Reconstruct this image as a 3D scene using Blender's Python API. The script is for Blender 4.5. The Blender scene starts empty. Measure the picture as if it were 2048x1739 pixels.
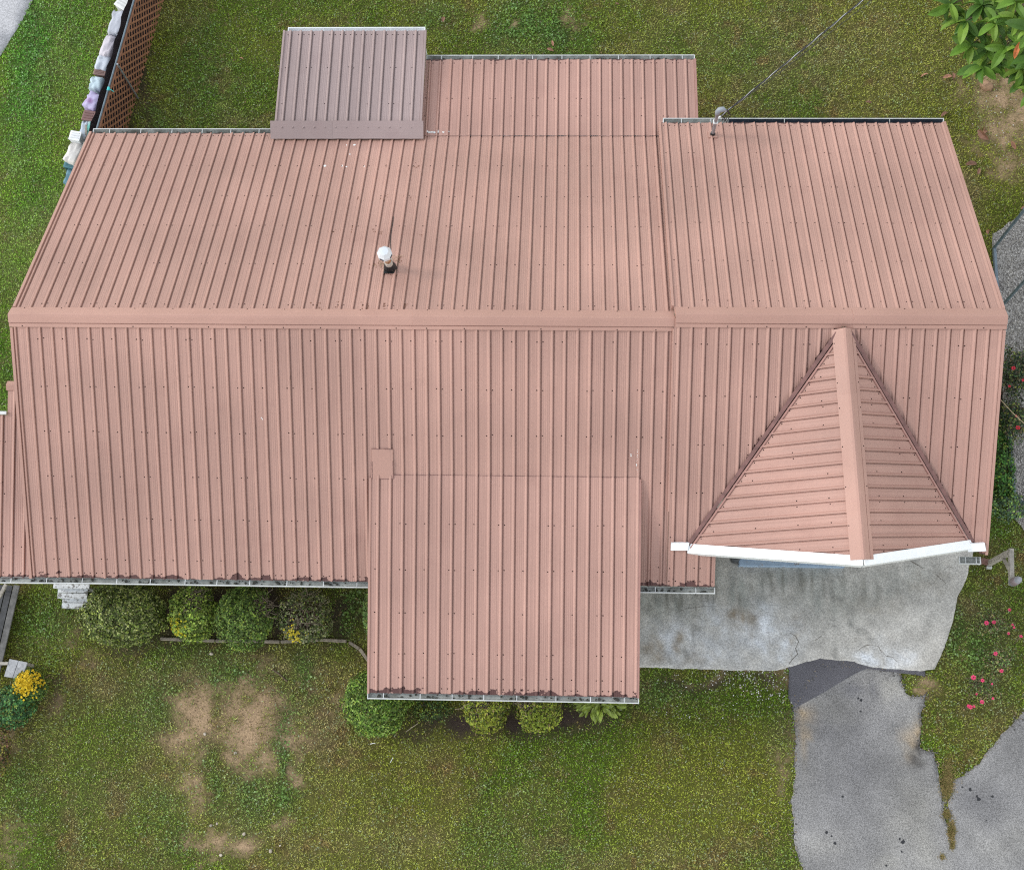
import bpy, bmesh, math, random
import numpy as np
from mathutils import Vector, Matrix
from mathutils.geometry import delaunay_2d_cdt

random.seed(7)
rng = np.random.default_rng(7)
sc = bpy.context.scene
COL = sc.collection

# ------------------------------------------------------------------ camera
F, TH, RO, YA = 2611.8818, .27141446, .12918241, -.14411550
ZR = 5.0                       # height of the main ridge
CAMH = ZR + 22.088967
c_, s_, cr, sr, ct, st = math.cos(YA), math.sin(YA), math.cos(RO), math.sin(RO), math.cos(TH), math.sin(TH)
def _w(v): return Vector((c_*v[0]+s_*v[1], -s_*v[0]+c_*v[1], v[2]))
CR, CU, CF = _w((cr, -sr*ct, -sr*st)), _w((sr, cr*ct, cr*st)), _w((0, st, -ct))
CC = Vector((0, 0, CAMH))
cam = bpy.data.cameras.new("camera"); camo = bpy.data.objects.new("camera", cam); COL.objects.link(camo)
M = Matrix((CR, CU, -CF)).transposed().to_4x4(); M.translation = CC
camo.matrix_world = M
cam.sensor_fit = 'HORIZONTAL'; cam.sensor_width = 36; cam.lens = F/2048*36
cam.clip_start = .5; cam.clip_end = 500
sc.camera = camo

# ------------------------------------------------------------------ sky, sun, exposure
SUN_EL, SUN_AZ = math.radians(35), math.radians(-80)      # azimuth clockwise from north
wd = bpy.data.worlds.new("World"); sc.world = wd; wd.use_nodes = True
wn = wd.node_tree.nodes; bgn = wn["Background"]
sky = wn.new("ShaderNodeTexSky"); sky.sky_type = 'NISHITA'; sky.sun_disc = False
sky.sun_elevation = SUN_EL; sky.sun_rotation = SUN_AZ
sky.air_density = 2.0; sky.dust_density = .1; sky.ozone_density = 1.5
hsv = wn.new("ShaderNodeHueSaturation"); hsv.inputs["Saturation"].default_value = .3     # thin high cloud greys the sky
wd.node_tree.links.new(sky.outputs[0], hsv.inputs["Color"]); wd.node_tree.links.new(hsv.outputs[0], bgn.inputs[0]); bgn.inputs[1].default_value = .15
sl = bpy.data.lights.new("sun", 'SUN'); sl.energy = .65; sl.angle = math.radians(14); sl.color = (1, .95, .88)
so = bpy.data.objects.new("sun", sl); COL.objects.link(so)
sdir = Vector((math.sin(SUN_AZ)*math.cos(SUN_EL), math.cos(SUN_AZ)*math.cos(SUN_EL), math.sin(SUN_EL)))
so.rotation_euler = sdir.to_track_quat('Z', 'Y').to_euler(); so.location = (-20, 5, 30)
sc.view_settings.view_transform = 'Standard'; sc.view_settings.look = 'None'
sc.view_settings.gamma = 1; sc.view_settings.use_curve_mapping = False
sc.view_settings.exposure = 1.05
sc.cycles.use_denoising = False; sc.cycles.filter_width = 1.15

def at(px, py, z=0.0):         # where the sight line of the survey point meets the height z
    d = CF + CR*((px-1024)/F) + CU*((869.5-py)/F)
    return CC + d*((z-CAMH)/d.z)
def g(px, py): p = at(px, py); return (p.x, p.y)

# ------------------------------------------------------------------ helpers: noise
def _hash(ix, iy, seed):
    h = (ix.astype(np.int64)*374761393 + iy.astype(np.int64)*668265263 + seed*1442695041) & 0xffffffff
    h = ((h ^ (h >> 13))*1274126177) & 0xffffffff
    return ((h ^ (h >> 16)) & 0xffff)/65535.0
def vn(x, y, size, seed):
    x = np.asarray(x, float)/size; y = np.asarray(y, float)/size
    ix, iy = np.floor(x), np.floor(y); fx, fy = x-ix, y-iy
    fx = fx*fx*(3-2*fx); fy = fy*fy*(3-2*fy)
    a, b = _hash(ix, iy, seed), _hash(ix+1, iy, seed); c, d = _hash(ix, iy+1, seed), _hash(ix+1, iy+1, seed)
    return (a*(1-fx)+b*fx)*(1-fy)+(c*(1-fx)+d*fx)*fy
def fbm(x, y, size, seed, n=3):
    t = 0; a = 1; s = 0
    for i in range(n):
        t = t+a*vn(x, y, size/(2**i), seed+i*17); s += a; a *= .55
    return t/s

# ------------------------------------------------------------------ helpers: materials
def mat(name, col, rough=.6, spec=.5, metal=0., var=.12, nsize=6., bump=0., bsize=30., attr=None, rand=.0, col2=None, c2t=(.45, .7), c2size=2.):
    m = bpy.data.materials.new(name); m.use_nodes = True
    nt = m.node_tree; N = nt.nodes; L = nt.links; b = N["Principled BSDF"]
    b.inputs["Roughness"].default_value = rough; b.inputs["Metallic"].default_value = metal
    b.inputs["Specular IOR Level"].default_value = spec
    geo = N.new("ShaderNodeNewGeometry")
    if attr:
        a = N.new("ShaderNodeAttribute"); a.attribute_name = attr; cur = a.outputs["Color"]
    else:
        r = N.new("ShaderNodeRGB"); r.outputs[0].default_value = (*col, 1); cur = r.outputs[0]
    def noise(size, detail=3):
        n = N.new("ShaderNodeTexNoise"); n.inputs["Scale"].default_value = size; n.inputs["Detail"].default_value = detail
        L.new(geo.outputs["Position"], n.inputs["Vector"]); return n.outputs["Fac"]
    if col2:
        mr = N.new("ShaderNodeMapRange"); mr.inputs[1].default_value, mr.inputs[2].default_value = c2t
        L.new(noise(c2size, 5), mr.inputs[0])
        mx = N.new("ShaderNodeMix"); mx.data_type = 'RGBA'; L.new(mr.outputs[0], mx.inputs[0]); L.new(cur, mx.inputs[6]); mx.inputs[7].default_value = (*col2, 1)
        cur = mx.outputs[2]
    if var or rand:
        mul = N.new("ShaderNodeMapRange"); mul.inputs[1].default_value = .3; mul.inputs[2].default_value = .7
        mul.inputs[3].default_value = 1-var; mul.inputs[4].default_value = 1+var
        L.new(noise(nsize, 4), mul.inputs[0]); f = mul.outputs[0]
        if rand:
            oi = N.new("ShaderNodeObjectInfo"); r2 = N.new("ShaderNodeMapRange"); r2.inputs[3].default_value = 1-rand; r2.inputs[4].default_value = 1+rand
            L.new(oi.outputs["Random"], r2.inputs[0]); mm = N.new("ShaderNodeMath"); mm.operation = 'MULTIPLY'
            L.new(f, mm.inputs[0]); L.new(r2.outputs[0], mm.inputs[1]); f = mm.outputs[0]
        hs = N.new("ShaderNodeVectorMath"); hs.operation = 'SCALE'; L.new(cur, hs.inputs[0]); L.new(f, hs.inputs["Scale"]); cur = hs.outputs[0]
    L.new(cur, b.inputs["Base Color"])
    if bump:
        bp = N.new("ShaderNodeBump"); bp.inputs["Strength"].default_value = bump; bp.inputs["Distance"].default_value = .02
        L.new(noise(bsize, 4), bp.inputs["Height"]); L.new(bp.outputs[0], b.inputs["Normal"])
    return m

def roof_mat(name, col, streak=.075, peel=.0, peelcol=(.085, .035, .03), rough=.5, spec=.4):
    m = bpy.data.materials.new(name); m.use_nodes = True
    nt = m.node_tree; N = nt.nodes; L = nt.links; b = N["Principled BSDF"]
    b.inputs["Specular IOR Level"].default_value = spec
    uv = N.new("ShaderNodeUVMap"); uv.uv_map = "UVMap"; geo = N.new("ShaderNodeNewGeometry"); oi = N.new("ShaderNodeObjectInfo")
    def math_(op, a, bb):
        x = N.new("ShaderNodeMath"); x.operation = op
        for i, v in enumerate((a, bb)):
            if isinstance(v, (int, float)): x.inputs[i].default_value = v
            else: L.new(v, x.inputs[i])
        return x.outputs[0]
    def mr(v, a, bb, c, d):
        x = N.new("ShaderNodeMapRange"); x.inputs[1].default_value = a; x.inputs[2].default_value = bb; x.inputs[3].default_value = c; x.inputs[4].default_value = d
        L.new(v, x.inputs[0]); return x.outputs[0]
    def noise(vec, sc_, det=3):
        n = N.new("ShaderNodeTexNoise"); n.inputs["Scale"].default_value = sc_; n.inputs["Detail"].default_value = det; L.new(vec, n.inputs["Vector"]); return n.outputs["Fac"]
    mp = N.new("ShaderNodeMapping"); mp.inputs["Scale"].default_value = (22, .35, 1); L.new(uv.outputs[0], mp.inputs[0])
    n1 = noise(mp.outputs[0], 1.0, 3); n2 = noise(geo.outputs["Position"], .45, 3); n3 = noise(geo.outputs["Position"], 26, 3)
    f = math_('MULTIPLY', mr(n1, .3, .7, 1-streak, 1+streak), mr(n2, .3, .7, .89, 1.10))
    f = math_('MULTIPLY', f, mr(n3, .3, .7, .975, 1.025))
    f = math_('MULTIPLY', f, mr(oi.outputs["Random"], 0, 1, .955, 1.045))
    rgb = N.new("ShaderNodeRGB"); rgb.outputs[0].default_value = (*col, 1)
    v = N.new("ShaderNodeVectorMath"); v.operation = 'SCALE'; L.new(rgb.outputs[0], v.inputs[0]); L.new(f, v.inputs["Scale"]); cur = v.outputs[0]
    # grime speckle and pale chalking
    n4 = noise(geo.outputs["Position"], 1.7, 6); mx = N.new("ShaderNodeMix"); mx.data_type = 'RGBA'
    L.new(mr(n4, .58, .8, 0, .35), mx.inputs[0]); L.new(cur, mx.inputs[6]); mx.inputs[7].default_value = (col[0]*.78, col[1]*.72, col[2]*.74, 1); cur = mx.outputs[2]
    rsrc = mr(n4, .3, .7, rough-.04, rough+.08)
    if peel:
        sep = N.new("ShaderNodeSeparateXYZ"); L.new(uv.outputs[0], sep.inputs[0])
        mp2 = N.new("ShaderNodeMapping"); mp2.inputs["Scale"].default_value = (5, 7, 1); L.new(uv.outputs[0], mp2.inputs[0])
        e1 = noise(mp2.outputs[0], 1.0, 6)
        mp3 = N.new("ShaderNodeMapping"); mp3.inputs["Scale"].default_value = (.8, .2, 1); L.new(uv.outputs[0], mp3.inputs[0])
        e2 = noise(mp3.outputs[0], 1.0, 2)
        edge = math_('MULTIPLY', math_('MULTIPLY', mr(e1, .40, .66, 0, 1), mr(e2, .36, .52, .0, 1)), peel)
        msk = mr(math_('SUBTRACT', edge, sep.outputs[1]), -.004, .006, 0, 1)
        mx2 = N.new("ShaderNodeMix"); mx2.data_type = 'RGBA'; L.new(msk, mx2.inputs[0]); L.new(cur, mx2.inputs[6]); mx2.inputs[7].default_value = (*peelcol, 1); cur = mx2.outputs[2]
    L.new(cur, b.inputs["Base Color"]); L.new(rsrc, b.inputs["Roughness"])
    bp = N.new("ShaderNodeBump"); bp.inputs["Strength"].default_value = .25; bp.inputs["Distance"].default_value = .02
    L.new(noise(geo.outputs["Position"], 2.2, 2), bp.inputs["Height"]); L.new(bp.outputs[0], b.inputs["Normal"])
    return m

ROOF = roof_mat("painted_roof_metal", (.388, .223, .180), peel=.16)
ROOFN = roof_mat("painted_rear_metal", (.388, .223, .180), peel=.055)
ROOFG = roof_mat("painted_gable_metal", (.396, .224, .180))
ROOFP = roof_mat("patio_roof_metal", (.315, .235, .223), streak=.06)
CAPM = roof_mat("ridge_cap_metal", (.402, .228, .182), streak=.01)
TRIM = mat("brown_trim", (.33, .17, .14), .5, var=.1)
RUSTD = mat("dark_valley_metal", (.16, .075, .065), .6, var=.3, nsize=9)
DECK = mat("roof_deck_wood", (.2, .15, .11), .8)
WHITE = mat("white_metal", (.8, .81, .82), .4, var=.04)
GUT = mat("gutter_dirty", (.40, .41, .385), .6, var=.3, nsize=7, col2=(.2, .2, .17), c2size=3., c2t=(.5, .75))
GUTD = mat("gutter_dark", (.035, .045, .06), .5, var=.3)
GUTO = mat("gutter_lip", (.58, .585, .58), .45, var=.15, nsize=5)
SCREW = mat("screw_dark", (.02, .009, .008), .8, .1)
RUST = mat("rust", (.2, .085, .045), .8, var=.3, nsize=30)
SIDING = mat("siding", (.55, .52, .47), .6, var=.05)
CAULK = mat("caulk", (.72, .72, .7), .6, var=.1, nsize=40)
BLACK = mat("black_rubber", (.012, .012, .013), .6, var=.2)
GALV = mat("galvanised", (.33, .34, .36), .4, metal=.5, var=.2, nsize=14)
CABLE = mat("cable", (.02, .02, .022), .5)
CABLEG = mat("cable_bare", (.38, .38, .39), .35, metal=.6)
WOODG = mat("weathered_wood", (.33, .30, .26), .8, var=.35, nsize=12, bump=.4, bsize=50)
WOODD = mat("dark_wood", (.05, .05, .052), .8, var=.4, nsize=8)
WOODW = mat("peeling_white_wood", (.62, .63, .64), .7, var=.15, nsize=14, col2=(.22, .21, .2), c2t=(.55, .62), c2size=18)
LATT = mat("lattice_wood", (.25, .112, .06), .75, var=.22, nsize=9, rand=.12)
PIPE = mat("blue_grey_pipe", (.12, .16, .19), .5, var=.25, nsize=9)
STEM = mat("twig", (.11, .075, .05), .85, var=.3)
LEAF = mat("leaf", (1, 1, 1), .5, .2, attr="tint", var=.12, nsize=12)
GRASSM = mat("grass_blades", (1, 1, 1), .7, .1, attr="tint", var=.12, nsize=3)
BLUEP = mat("pale_blue_concrete", (.27, .36, .47), .6, var=.12, nsize=9, col2=(.22, .2, .19), c2t=(.6, .68), c2size=7)
STONEM = mat("stone", (.42, .36, .29), .8, var=.2, nsize=20, rand=.25)
DRYL = mat("dry_leaf", (.27, .13, .08), .7, var=.25, nsize=20, rand=.35)

# ------------------------------------------------------------------ helpers: objects
WL = {}
def tag(o, label=None, cat=None, group=None, kind=None):
    if label: o["label"] = label
    if cat: o["category"] = cat
    if group: o["group"] = group
    if kind: o["kind"] = kind
    return o
def thing(name, label, cat, loc, group=None):
    o = bpy.data.objects.new(name, None); COL.objects.link(o); o.location = loc; o.empty_display_size = .2
    WL[o.name] = Vector(loc); return tag(o, label, cat, group)
def link(name, me, parent=None, loc=None):
    o = bpy.data.objects.new(name, me); COL.objects.link(o)
    w = Vector(loc) if loc is not None else Vector((0, 0, 0))
    if parent: o.parent = parent; o.location = w-WL[parent.name]
    else: o.location = w
    WL[o.name] = w; return o
def mesh_np(name, V, Fc, m, cols=None, smooth=False):
    """V (n,3), Fc (m,k) uniform polygon size"""
    me = bpy.data.meshes.new(name); V = np.asarray(V, np.float32); Fc = np.asarray(Fc, np.int32); k = Fc.shape[1]
    me.vertices.add(len(V)); me.vertices.foreach_set("co", V.ravel())
    me.loops.add(Fc.size); me.loops.foreach_set("vertex_index", Fc.ravel())
    me.polygons.add(len(Fc)); me.polygons.foreach_set("loop_start", np.arange(0, Fc.size, k, dtype=np.int32))
    if cols is not None:
        a = me.color_attributes.new("tint", 'FLOAT_COLOR', 'POINT')
        cc = np.ones((len(V), 4), np.float32); cc[:, :3] = cols; a.data.foreach_set("color", cc.ravel())
    me.update(calc_edges=True); me.validate()
    if smooth: me.polygons.foreach_set("use_smooth", np.ones(len(Fc), bool))
    me.materials.append(m); return me
class MB:
    def __init__(s): s.v = []; s.f = []; s.uv = {}
    def add(s, vs, fs):
        b = len(s.v); s.v += [tuple(v) for v in vs]; s.f += [tuple(b+i for i in f) for f in fs]
    def box(s, c, sx, sy, sz, X=(1, 0, 0), Y=(0, 1, 0), Z=None):
        c = Vector(c); X = Vector(X).normalized(); Y = Vector(Y).normalized(); Z = Vector(Z).normalized() if Z else X.cross(Y).normalized()
        vs = [c+X*(a*sx/2)+Y*(b*sy/2)+Z*(d*sz/2) for d in (-1, 1) for a, b in ((-1, -1), (1, -1), (1, 1), (-1, 1))]
        s.add(vs, [(3, 2, 1, 0), (4, 5, 6, 7), (0, 1, 5, 4), (1, 2, 6, 5), (2, 3, 7, 6), (3, 0, 4, 7)])
    def bar(s, a, b, w, h, up=(0, 0, 1)):
        a, b = Vector(a), Vector(b); X = (b-a); l = X.length; X.normalize(); Y = Vector(up).cross(X)
        if Y.length < 1e-4: Y = Vector((0, 1, 0))
        Y.normalize(); s.box((a+b)/2, l, w, h, X, Y)
    def tube(s, pts, r, n=8, cap=True):
        pts = [Vector(p) for p in pts]; rs = r if isinstance(r, (list, tuple)) else [r]*len(pts); b = len(s.v); k = len(pts)
        up = None
        for i, p in enumerate(pts):
            t = (pts[min(i+1, k-1)]-pts[max(i-1, 0)]).normalized()
            if up is None: up = Vector((1, 0, 0)) if abs(t.z) > .9 else Vector((0, 0, 1))
            a = t.cross(up).normalized(); up = a.cross(t).normalized()
            for j in range(n):
                q = 2*math.pi*j/n; s.v.append(tuple(p+(a*math.cos(q)+up*math.sin(q))*rs[i]))
        for i in range(k-1):
            for j in range(n):
                s.f.append((b+i*n+j, b+i*n+(j+1) % n, b+(i+1)*n+(j+1) % n, b+(i+1)*n+j))
        if cap: s.f.append(tuple(b+j for j in range(n))[::-1]); s.f.append(tuple(b+(k-1)*n+j for j in range(n)))
    def poly_prism(s, pts, z0, z1):
        n = len(pts); vs = [(x, y, z0) for x, y in pts]+[(x, y, z1) for x, y in pts]
        s.add(vs, [tuple(range(n))[::-1], tuple(range(n, 2*n))]+[(i, (i+1) % n, n+(i+1) % n, n+i) for i in range(n)])
    def disc(s, c, nrm, r, n=7, h=.0, jit=0.):
        nrm = Vector(nrm).normalized(); a = nrm.orthogonal().normalized(); b2 = nrm.cross(a); c = Vector(c)
        ring = [c+(a*math.cos(2*math.pi*i/n)+b2*math.sin(2*math.pi*i/n))*r*(1+random.uniform(-jit, jit)) for i in range(n)]
        if h:
            s.add(ring+[p+nrm*h*.75-(p-c)*.35 for p in ring]+[c+nrm*h], [(i, (i+1) % n, n+(i+1) % n, n+i) for i in range(n)]+[(n+i, n+(i+1) % n, 2*n) for i in range(n)])
        else: s.add(ring, [tuple(range(n))])
    def build(s, name, m, parent=None, loc=None, smooth=False):
        me = bpy.data.meshes.new(name); off = Vector(loc) if loc is not None else Vector((0, 0, 0))
        me.from_pydata([(v[0]-off.x, v[1]-off.y, v[2]-off.z) for v in s.v], [], s.f); me.materials.append(m); me.update()
        if smooth: me.polygons.foreach_set("use_smooth", [True]*len(me.polygons))
        return link(name, me, parent, off)
def bevel(o, w=.01, seg=2):
    bm = bmesh.new(); bm.from_mesh(o.data); bmesh.ops.bevel(bm, geom=list(bm.edges), offset=w, segments=seg, profile=.5, affect='EDGES'); bm.to_mesh(o.data); bm.free()

# ================================================================== THE GROUND
def pip(x, y, poly):
    x = np.asarray(x); y = np.asarray(y); r = np.zeros(x.shape, bool); n = len(poly); j = n-1
    for i in range(n):
        xi, yi = poly[i]; xj, yj = poly[j]
        c = ((yi > y) != (yj > y)) & (x < (xj-xi)*(y-yi)/(yj-yi+1e-12)+xi); r ^= c; j = i
    return r
def rough(poly, amp, step=.07, keep=()):
    out = []
    n = len(poly)
    for i in range(n):
        a, b = Vector((*poly[i], 0)), Vector((*poly[(i+1) % n], 0)); l = (b-a).length; k = max(1, int(l/step)); nn = Vector((-(b-a).y, (b-a).x, 0)).normalized()
        am = 0 if i in keep else amp
        for q in range(k):
            p = a+(b-a)*(q/k); d = (float(fbm(p.x, p.y, .35, 91))-.5)*2*am+random.uniform(-.35, .35)*am if q else 0
            out.append((p.x+nn.x*d, p.y+nn.y*d))
    return out

P_CONC = rough([g(1262, 1030), g(1262, 1334), g(1350, 1337), g(1470, 1340), g(1545, 1341), g(1590, 1330), g(1640, 1316), g(1700, 1322), g(1745, 1334), g(1840, 1342), g(1868, 1338), g(1884, 1302), g(1905, 1240), g(1913, 1195), g(1928, 1165), g(1945, 1105), g(1950, 1030)], .02)
P_PATCH = rough([g(1560, 1300), g(1578, 1340), g(1577, 1396), g(1590, 1415), g(1640, 1388), g(1700, 1352), g(1733, 1336), g(1850, 1352), g(1850, 1320)], .008)
P_DRIVE = rough([g(1640, 1330), g(1735, 1330), g(1800, 1344), g(1804, 1366), g(1812, 1386), g(1832, 1393), g(1852, 1386), g(1842, 1440), g(1838, 1492), g(1868, 1505), g(1878, 1550), g(1884, 1585), g(1891, 1640), g(1897, 1655),
                 g(1896, 1610), g(1905, 1570), g(1950, 1530), g(1990, 1485), g(2040, 1430), g(2120, 1360), g(2260, 1300), g(2330, 1900), g(1600, 1900), g(1606, 1735), g(1590, 1690), g(1584, 1610), g(1590, 1540), g(1590, 1480), g(1586, 1412)], .05)
P_ROAD = rough([g(70, -10), g(45, 40), g(0, 112), g(-60, 190), g(-200, 420), g(-600, 420), g(-300, -400), g(260, -400)], .02, .2)
P_GRAV = rough([g(1985, 470), g(1992, 560), g(1999, 640), g(2003, 760), g(2008, 850), g(2022, 985), g(2015, 1020), g(2048, 1060), g(2300, 1060), g(2300, 420), g(2048, 425)], .03)

DIRT = [(1975, 185, 70, 45, .95), (2005, 250, 60, 70, 1.05), (2025, 330, 30, 40, .8), (385, 1395, 28, 40, 1), (392, 1450, 40, 70, 1.2), (380, 1500, 26, 40, .8), (480, 1390, 45, 50, .9), (500, 1440, 62, 62, 1.3), (495, 1490, 52, 50, 1.3), (470, 1525, 35, 22, .9), (375, 1575, 16, 38, .9), (390, 1610, 18, 30, .6),
        (368, 1680, 26, 20, .9), (425, 1690, 45, 22, 1), (470, 1692, 35, 24, 1), (600, 1472, 32, 35, .9), (588, 1553, 18, 22, .8), (560, 1655, 40, 16, .6), (400, 1730, 30, 18, .6), (960, 42, 14, 30, 1), (1028, 50, 11, 12, 1), (1152, 30, 16, 8, .8),
        (1950, 160, 36, 20, 1.0), (2000, 185, 42, 36, 1.2), (2030, 235, 40, 45, 1.1), (2010, 285, 36, 30, .9), (1995, 215, 22, 60, .7), (1900, 150, 22, 16, .5), (530, 1310, 30, 20, .3), (505, 1345, 40, 25, .5), (690, 1410, 16, 60, .6), (640, 1380, 60, 60, .35),
        (1850, 1360, 16, 20, 1), (1838, 1385, 12, 16, 1), (1560, 1360, 25, 26, .6), (1470, 1352, 110, 9, .8), (1640, 1316, 18, 8, 1), (1583, 1470, 7, 60, .7), (1562, 1530, 12, 40, .6), (140, 1270, 50, 26, .35), (160, 1310, 40, 20, .3), (20, 1470, 40, 50, .6), (0, 1700, 60, 60, .4), (120, 1400, 26, 40, .5)]
MULCH = [(1400, 1362, 110, 16, .75), (1530, 1366, 40, 20, .7), (1575, 1440, 8, 50, .5), (1000, 1440, 130, 32, 1.4), (1120, 1430, 90, 36, 1.2), (860, 1435, 70, 28, .9), (1060, 1475, 70, 20, .7), (1200, 1435, 50, 20, .8), (500, 1225, 190, 55, 1.3), (680, 1225, 45, 50, .9), (240, 1230, 95, 60, 1.1), (340, 1220, 30, 60, 1.2), (2015, 800, 22, 110, 1.2), (800, 1470, 60, 16, .7), (110, 1370, 20, 40, .6), (300, 150, 12, 160, .8), (268, 240, 16, 40, .8)]
LUSH = [(1060, 40, 90, 60, 1), (500, 1590, 60, 70, .6), (420, 1570, 25, 60, .7), (560, 1590, 35, 60, .8), (575, 1480, 24, 90, .9), (480, 1345, 60, 30, .8), (430, 1340, 40, 60, .7), (620, 1360, 20, 60, .7), (330, 1400, 60, 60, .5), (1960, 1310, 50, 60, .8), (1905, 1280, 20, 60, .9), (2000, 1000, 20, 60, .8), (60, 140, 50, 200, .8), (150, 60, 40, 120, .5), (80, 1250, 60, 60, .6), (700, 1215, 40, 60, 1), (400, 160, 70, 110, .5), (870, 40, 60, 40, .6), (330, 250, 50, 30, .6), (1340, 1380, 60, 30, .6), (30, 1580, 50, 60, .6), (330, 1640, 40, 60, .6)]
DRY = [(330, 1360, 110, 60, .8), (560, 1340, 120, 60, .7), (640, 1450, 90, 110, .9), (330, 1560, 90, 110, .5), (560, 1690, 120, 40, .7), (1955, 1235, 60, 45, .9), (1985, 1330, 40, 60, .6), (450, 1440, 200, 180, .75), (480, 1650, 180, 70, .6), (620, 1500, 90, 110, .6), (1000, 200, 1, 1, 0), (1650, 130, 260, 90, .5), (1500, 100, 200, 60, .4), (700, 1680, 260, 50, .5), (1700, 1680, 1, 1, 0), (250, 1380, 90, 70, .55), (640, 1400, 70, 90, .8), (200, 1600, 120, 120, .35), (560, 1290, 80, 30, .5), (1200, 1720, 260, 30, .5), (500, 250, 60, 30, .5), (1560, 1480, 25, 60, .6), (1940, 400, 40, 90, .5), (1900, 1260, 30, 40, .4), (1960, 1230, 40, 30, .6), (1885, 1575, 14, 30, 1.4), (100, 500, 60, 120, .3)]
def blob(px, py, L):
    t = np.zeros(px.shape)
    for cx, cy, rx, ry, s in L:
        t = np.maximum(t, s*np.exp(-(((px-cx)/rx)**2+((py-cy)/ry)**2)*.9)) if s else t
    return t
def toscreen(x, y):            # survey coordinates of a point of the ground
    dx, dy, dz = x-CC.x, y-CC.y, -CC.z
    d = dx*CF.x+dy*CF.y+dz*CF.z
    return 1024+F*(dx*CR.x+dy*CR.y+dz*CR.z)/d, 869.5-F*(dx*CU.x+dy*CU.y+dz*CU.z)/d
def lerp(a, b, t): return a*(1-t[..., None])+np.array(b)*t[..., None]
def field(x, y):
    px, py = toscreen(x, y)
    wx = px+(fbm(x, y, .9, 5)-.5)*70+(fbm(x, y, .25, 8)-.5)*26; wy = py+(fbm(x, y, .9, 6)-.5)*70+(fbm(x, y, .25, 9)-.5)*26
    n1, n2, n3, n4 = fbm(x, y, 2.6, 21), fbm(x, y, .8, 33), fbm(x, y, .22, 44), fbm(x, y, .1, 47)
    base = np.empty(x.shape+(3,)); base[:] = (.19, .205, .028)
    base = lerp(base, (.10, .17, .014), np.clip((n1-.42)*4, 0, 1)*.85)
    base = lerp(base, (.23, .22, .06), np.clip((n2-.5)*3.5, 0, 1)*.6)
    base = lerp(base, (.20, .135, .06), np.clip((fbm(x, y, 1.1, 71)-.5)*5, 0, 1)*np.clip((n3-.25)*2, 0, 1)*.62)
    base = lerp(base, (.33, .245, .135), np.clip(blob(wx, wy, DRY)*(.1+n3*.9), 0, .85)*.8)
    base = lerp(base, (.22, .13, .055), np.clip((fbm(x, y, .5, 74)-.58)*6, 0, 1)*np.clip((n4-.35)*3, 0, 1)*.7)
    base = lerp(base, (.075, .165, .03), np.clip(blob(wx, wy, LUSH)*(.5+n2*.9), 0, 1)*.9)
    mow = (px < 235) & (py < 900)
    base[mow] = base[mow]*np.array((.82, 1.18, .95))*(.85+.5*fbm((px[mow]*.95-py[mow]*.3)*.02, py[mow]*.002, .8, 66))[:, None]
    dirt = np.clip(blob(wx, wy, DIRT)*.95-.16+(n3-.5)*.9+(n4-.5)*.7, 0, 1)*np.clip(blob(wx, wy, DIRT)*4, 0, 1)
    mul = np.clip(blob(wx, wy, MULCH)*1.3-.3+(n3-.5)*.6, 0, 1)
    return base, dirt, mul
SOIL, MUL = np.array((.37, .255, .155)), np.array((.05, .035, .027))  # dark mulch, deepened further to paint in the shade between shrubs
xs = np.concatenate([np.linspace(-150, -15, 14)[:-1], np.arange(-15, 12.5, .085), np.linspace(12.5, 150, 14)])
ys = np.concatenate([np.linspace(-150, -4, 14)[:-1], np.arange(-4, 20, .085), np.linspace(20, 150, 14)])
GX, GY = np.meshgrid(xs, ys); b0, d0, m0 = field(GX, GY)
gc = b0*.42+np.array((.018, .014, .006))
gc = lerp(gc, SOIL, d0); gc = gc*(1-m0[..., None])+MUL*m0[..., None]
gc *= (.82+.36*fbm(GX, GY, .17, 55))[..., None]
ny, nx = GX.shape; idx = np.arange(nx*ny).reshape(ny, nx)
quads = np.stack([idx[:-1, :-1], idx[:-1, 1:], idx[1:, 1:], idx[1:, :-1]], -1).reshape(-1, 4)
gz = (fbm(GX, GY, .5, 61)-.5)*.016
GROUNDM = mat("soil_and_thatch", (1, 1, 1), .9, .2, attr="tint", var=.3, nsize=40, bump=.9, bsize=45)
gme = mesh_np("ground", np.stack([GX, GY, gz-.012], -1).reshape(-1, 3), quads, GROUNDM, gc.reshape(-1, 3), True)
tag(link("ground", gme), kind="structure")

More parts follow.
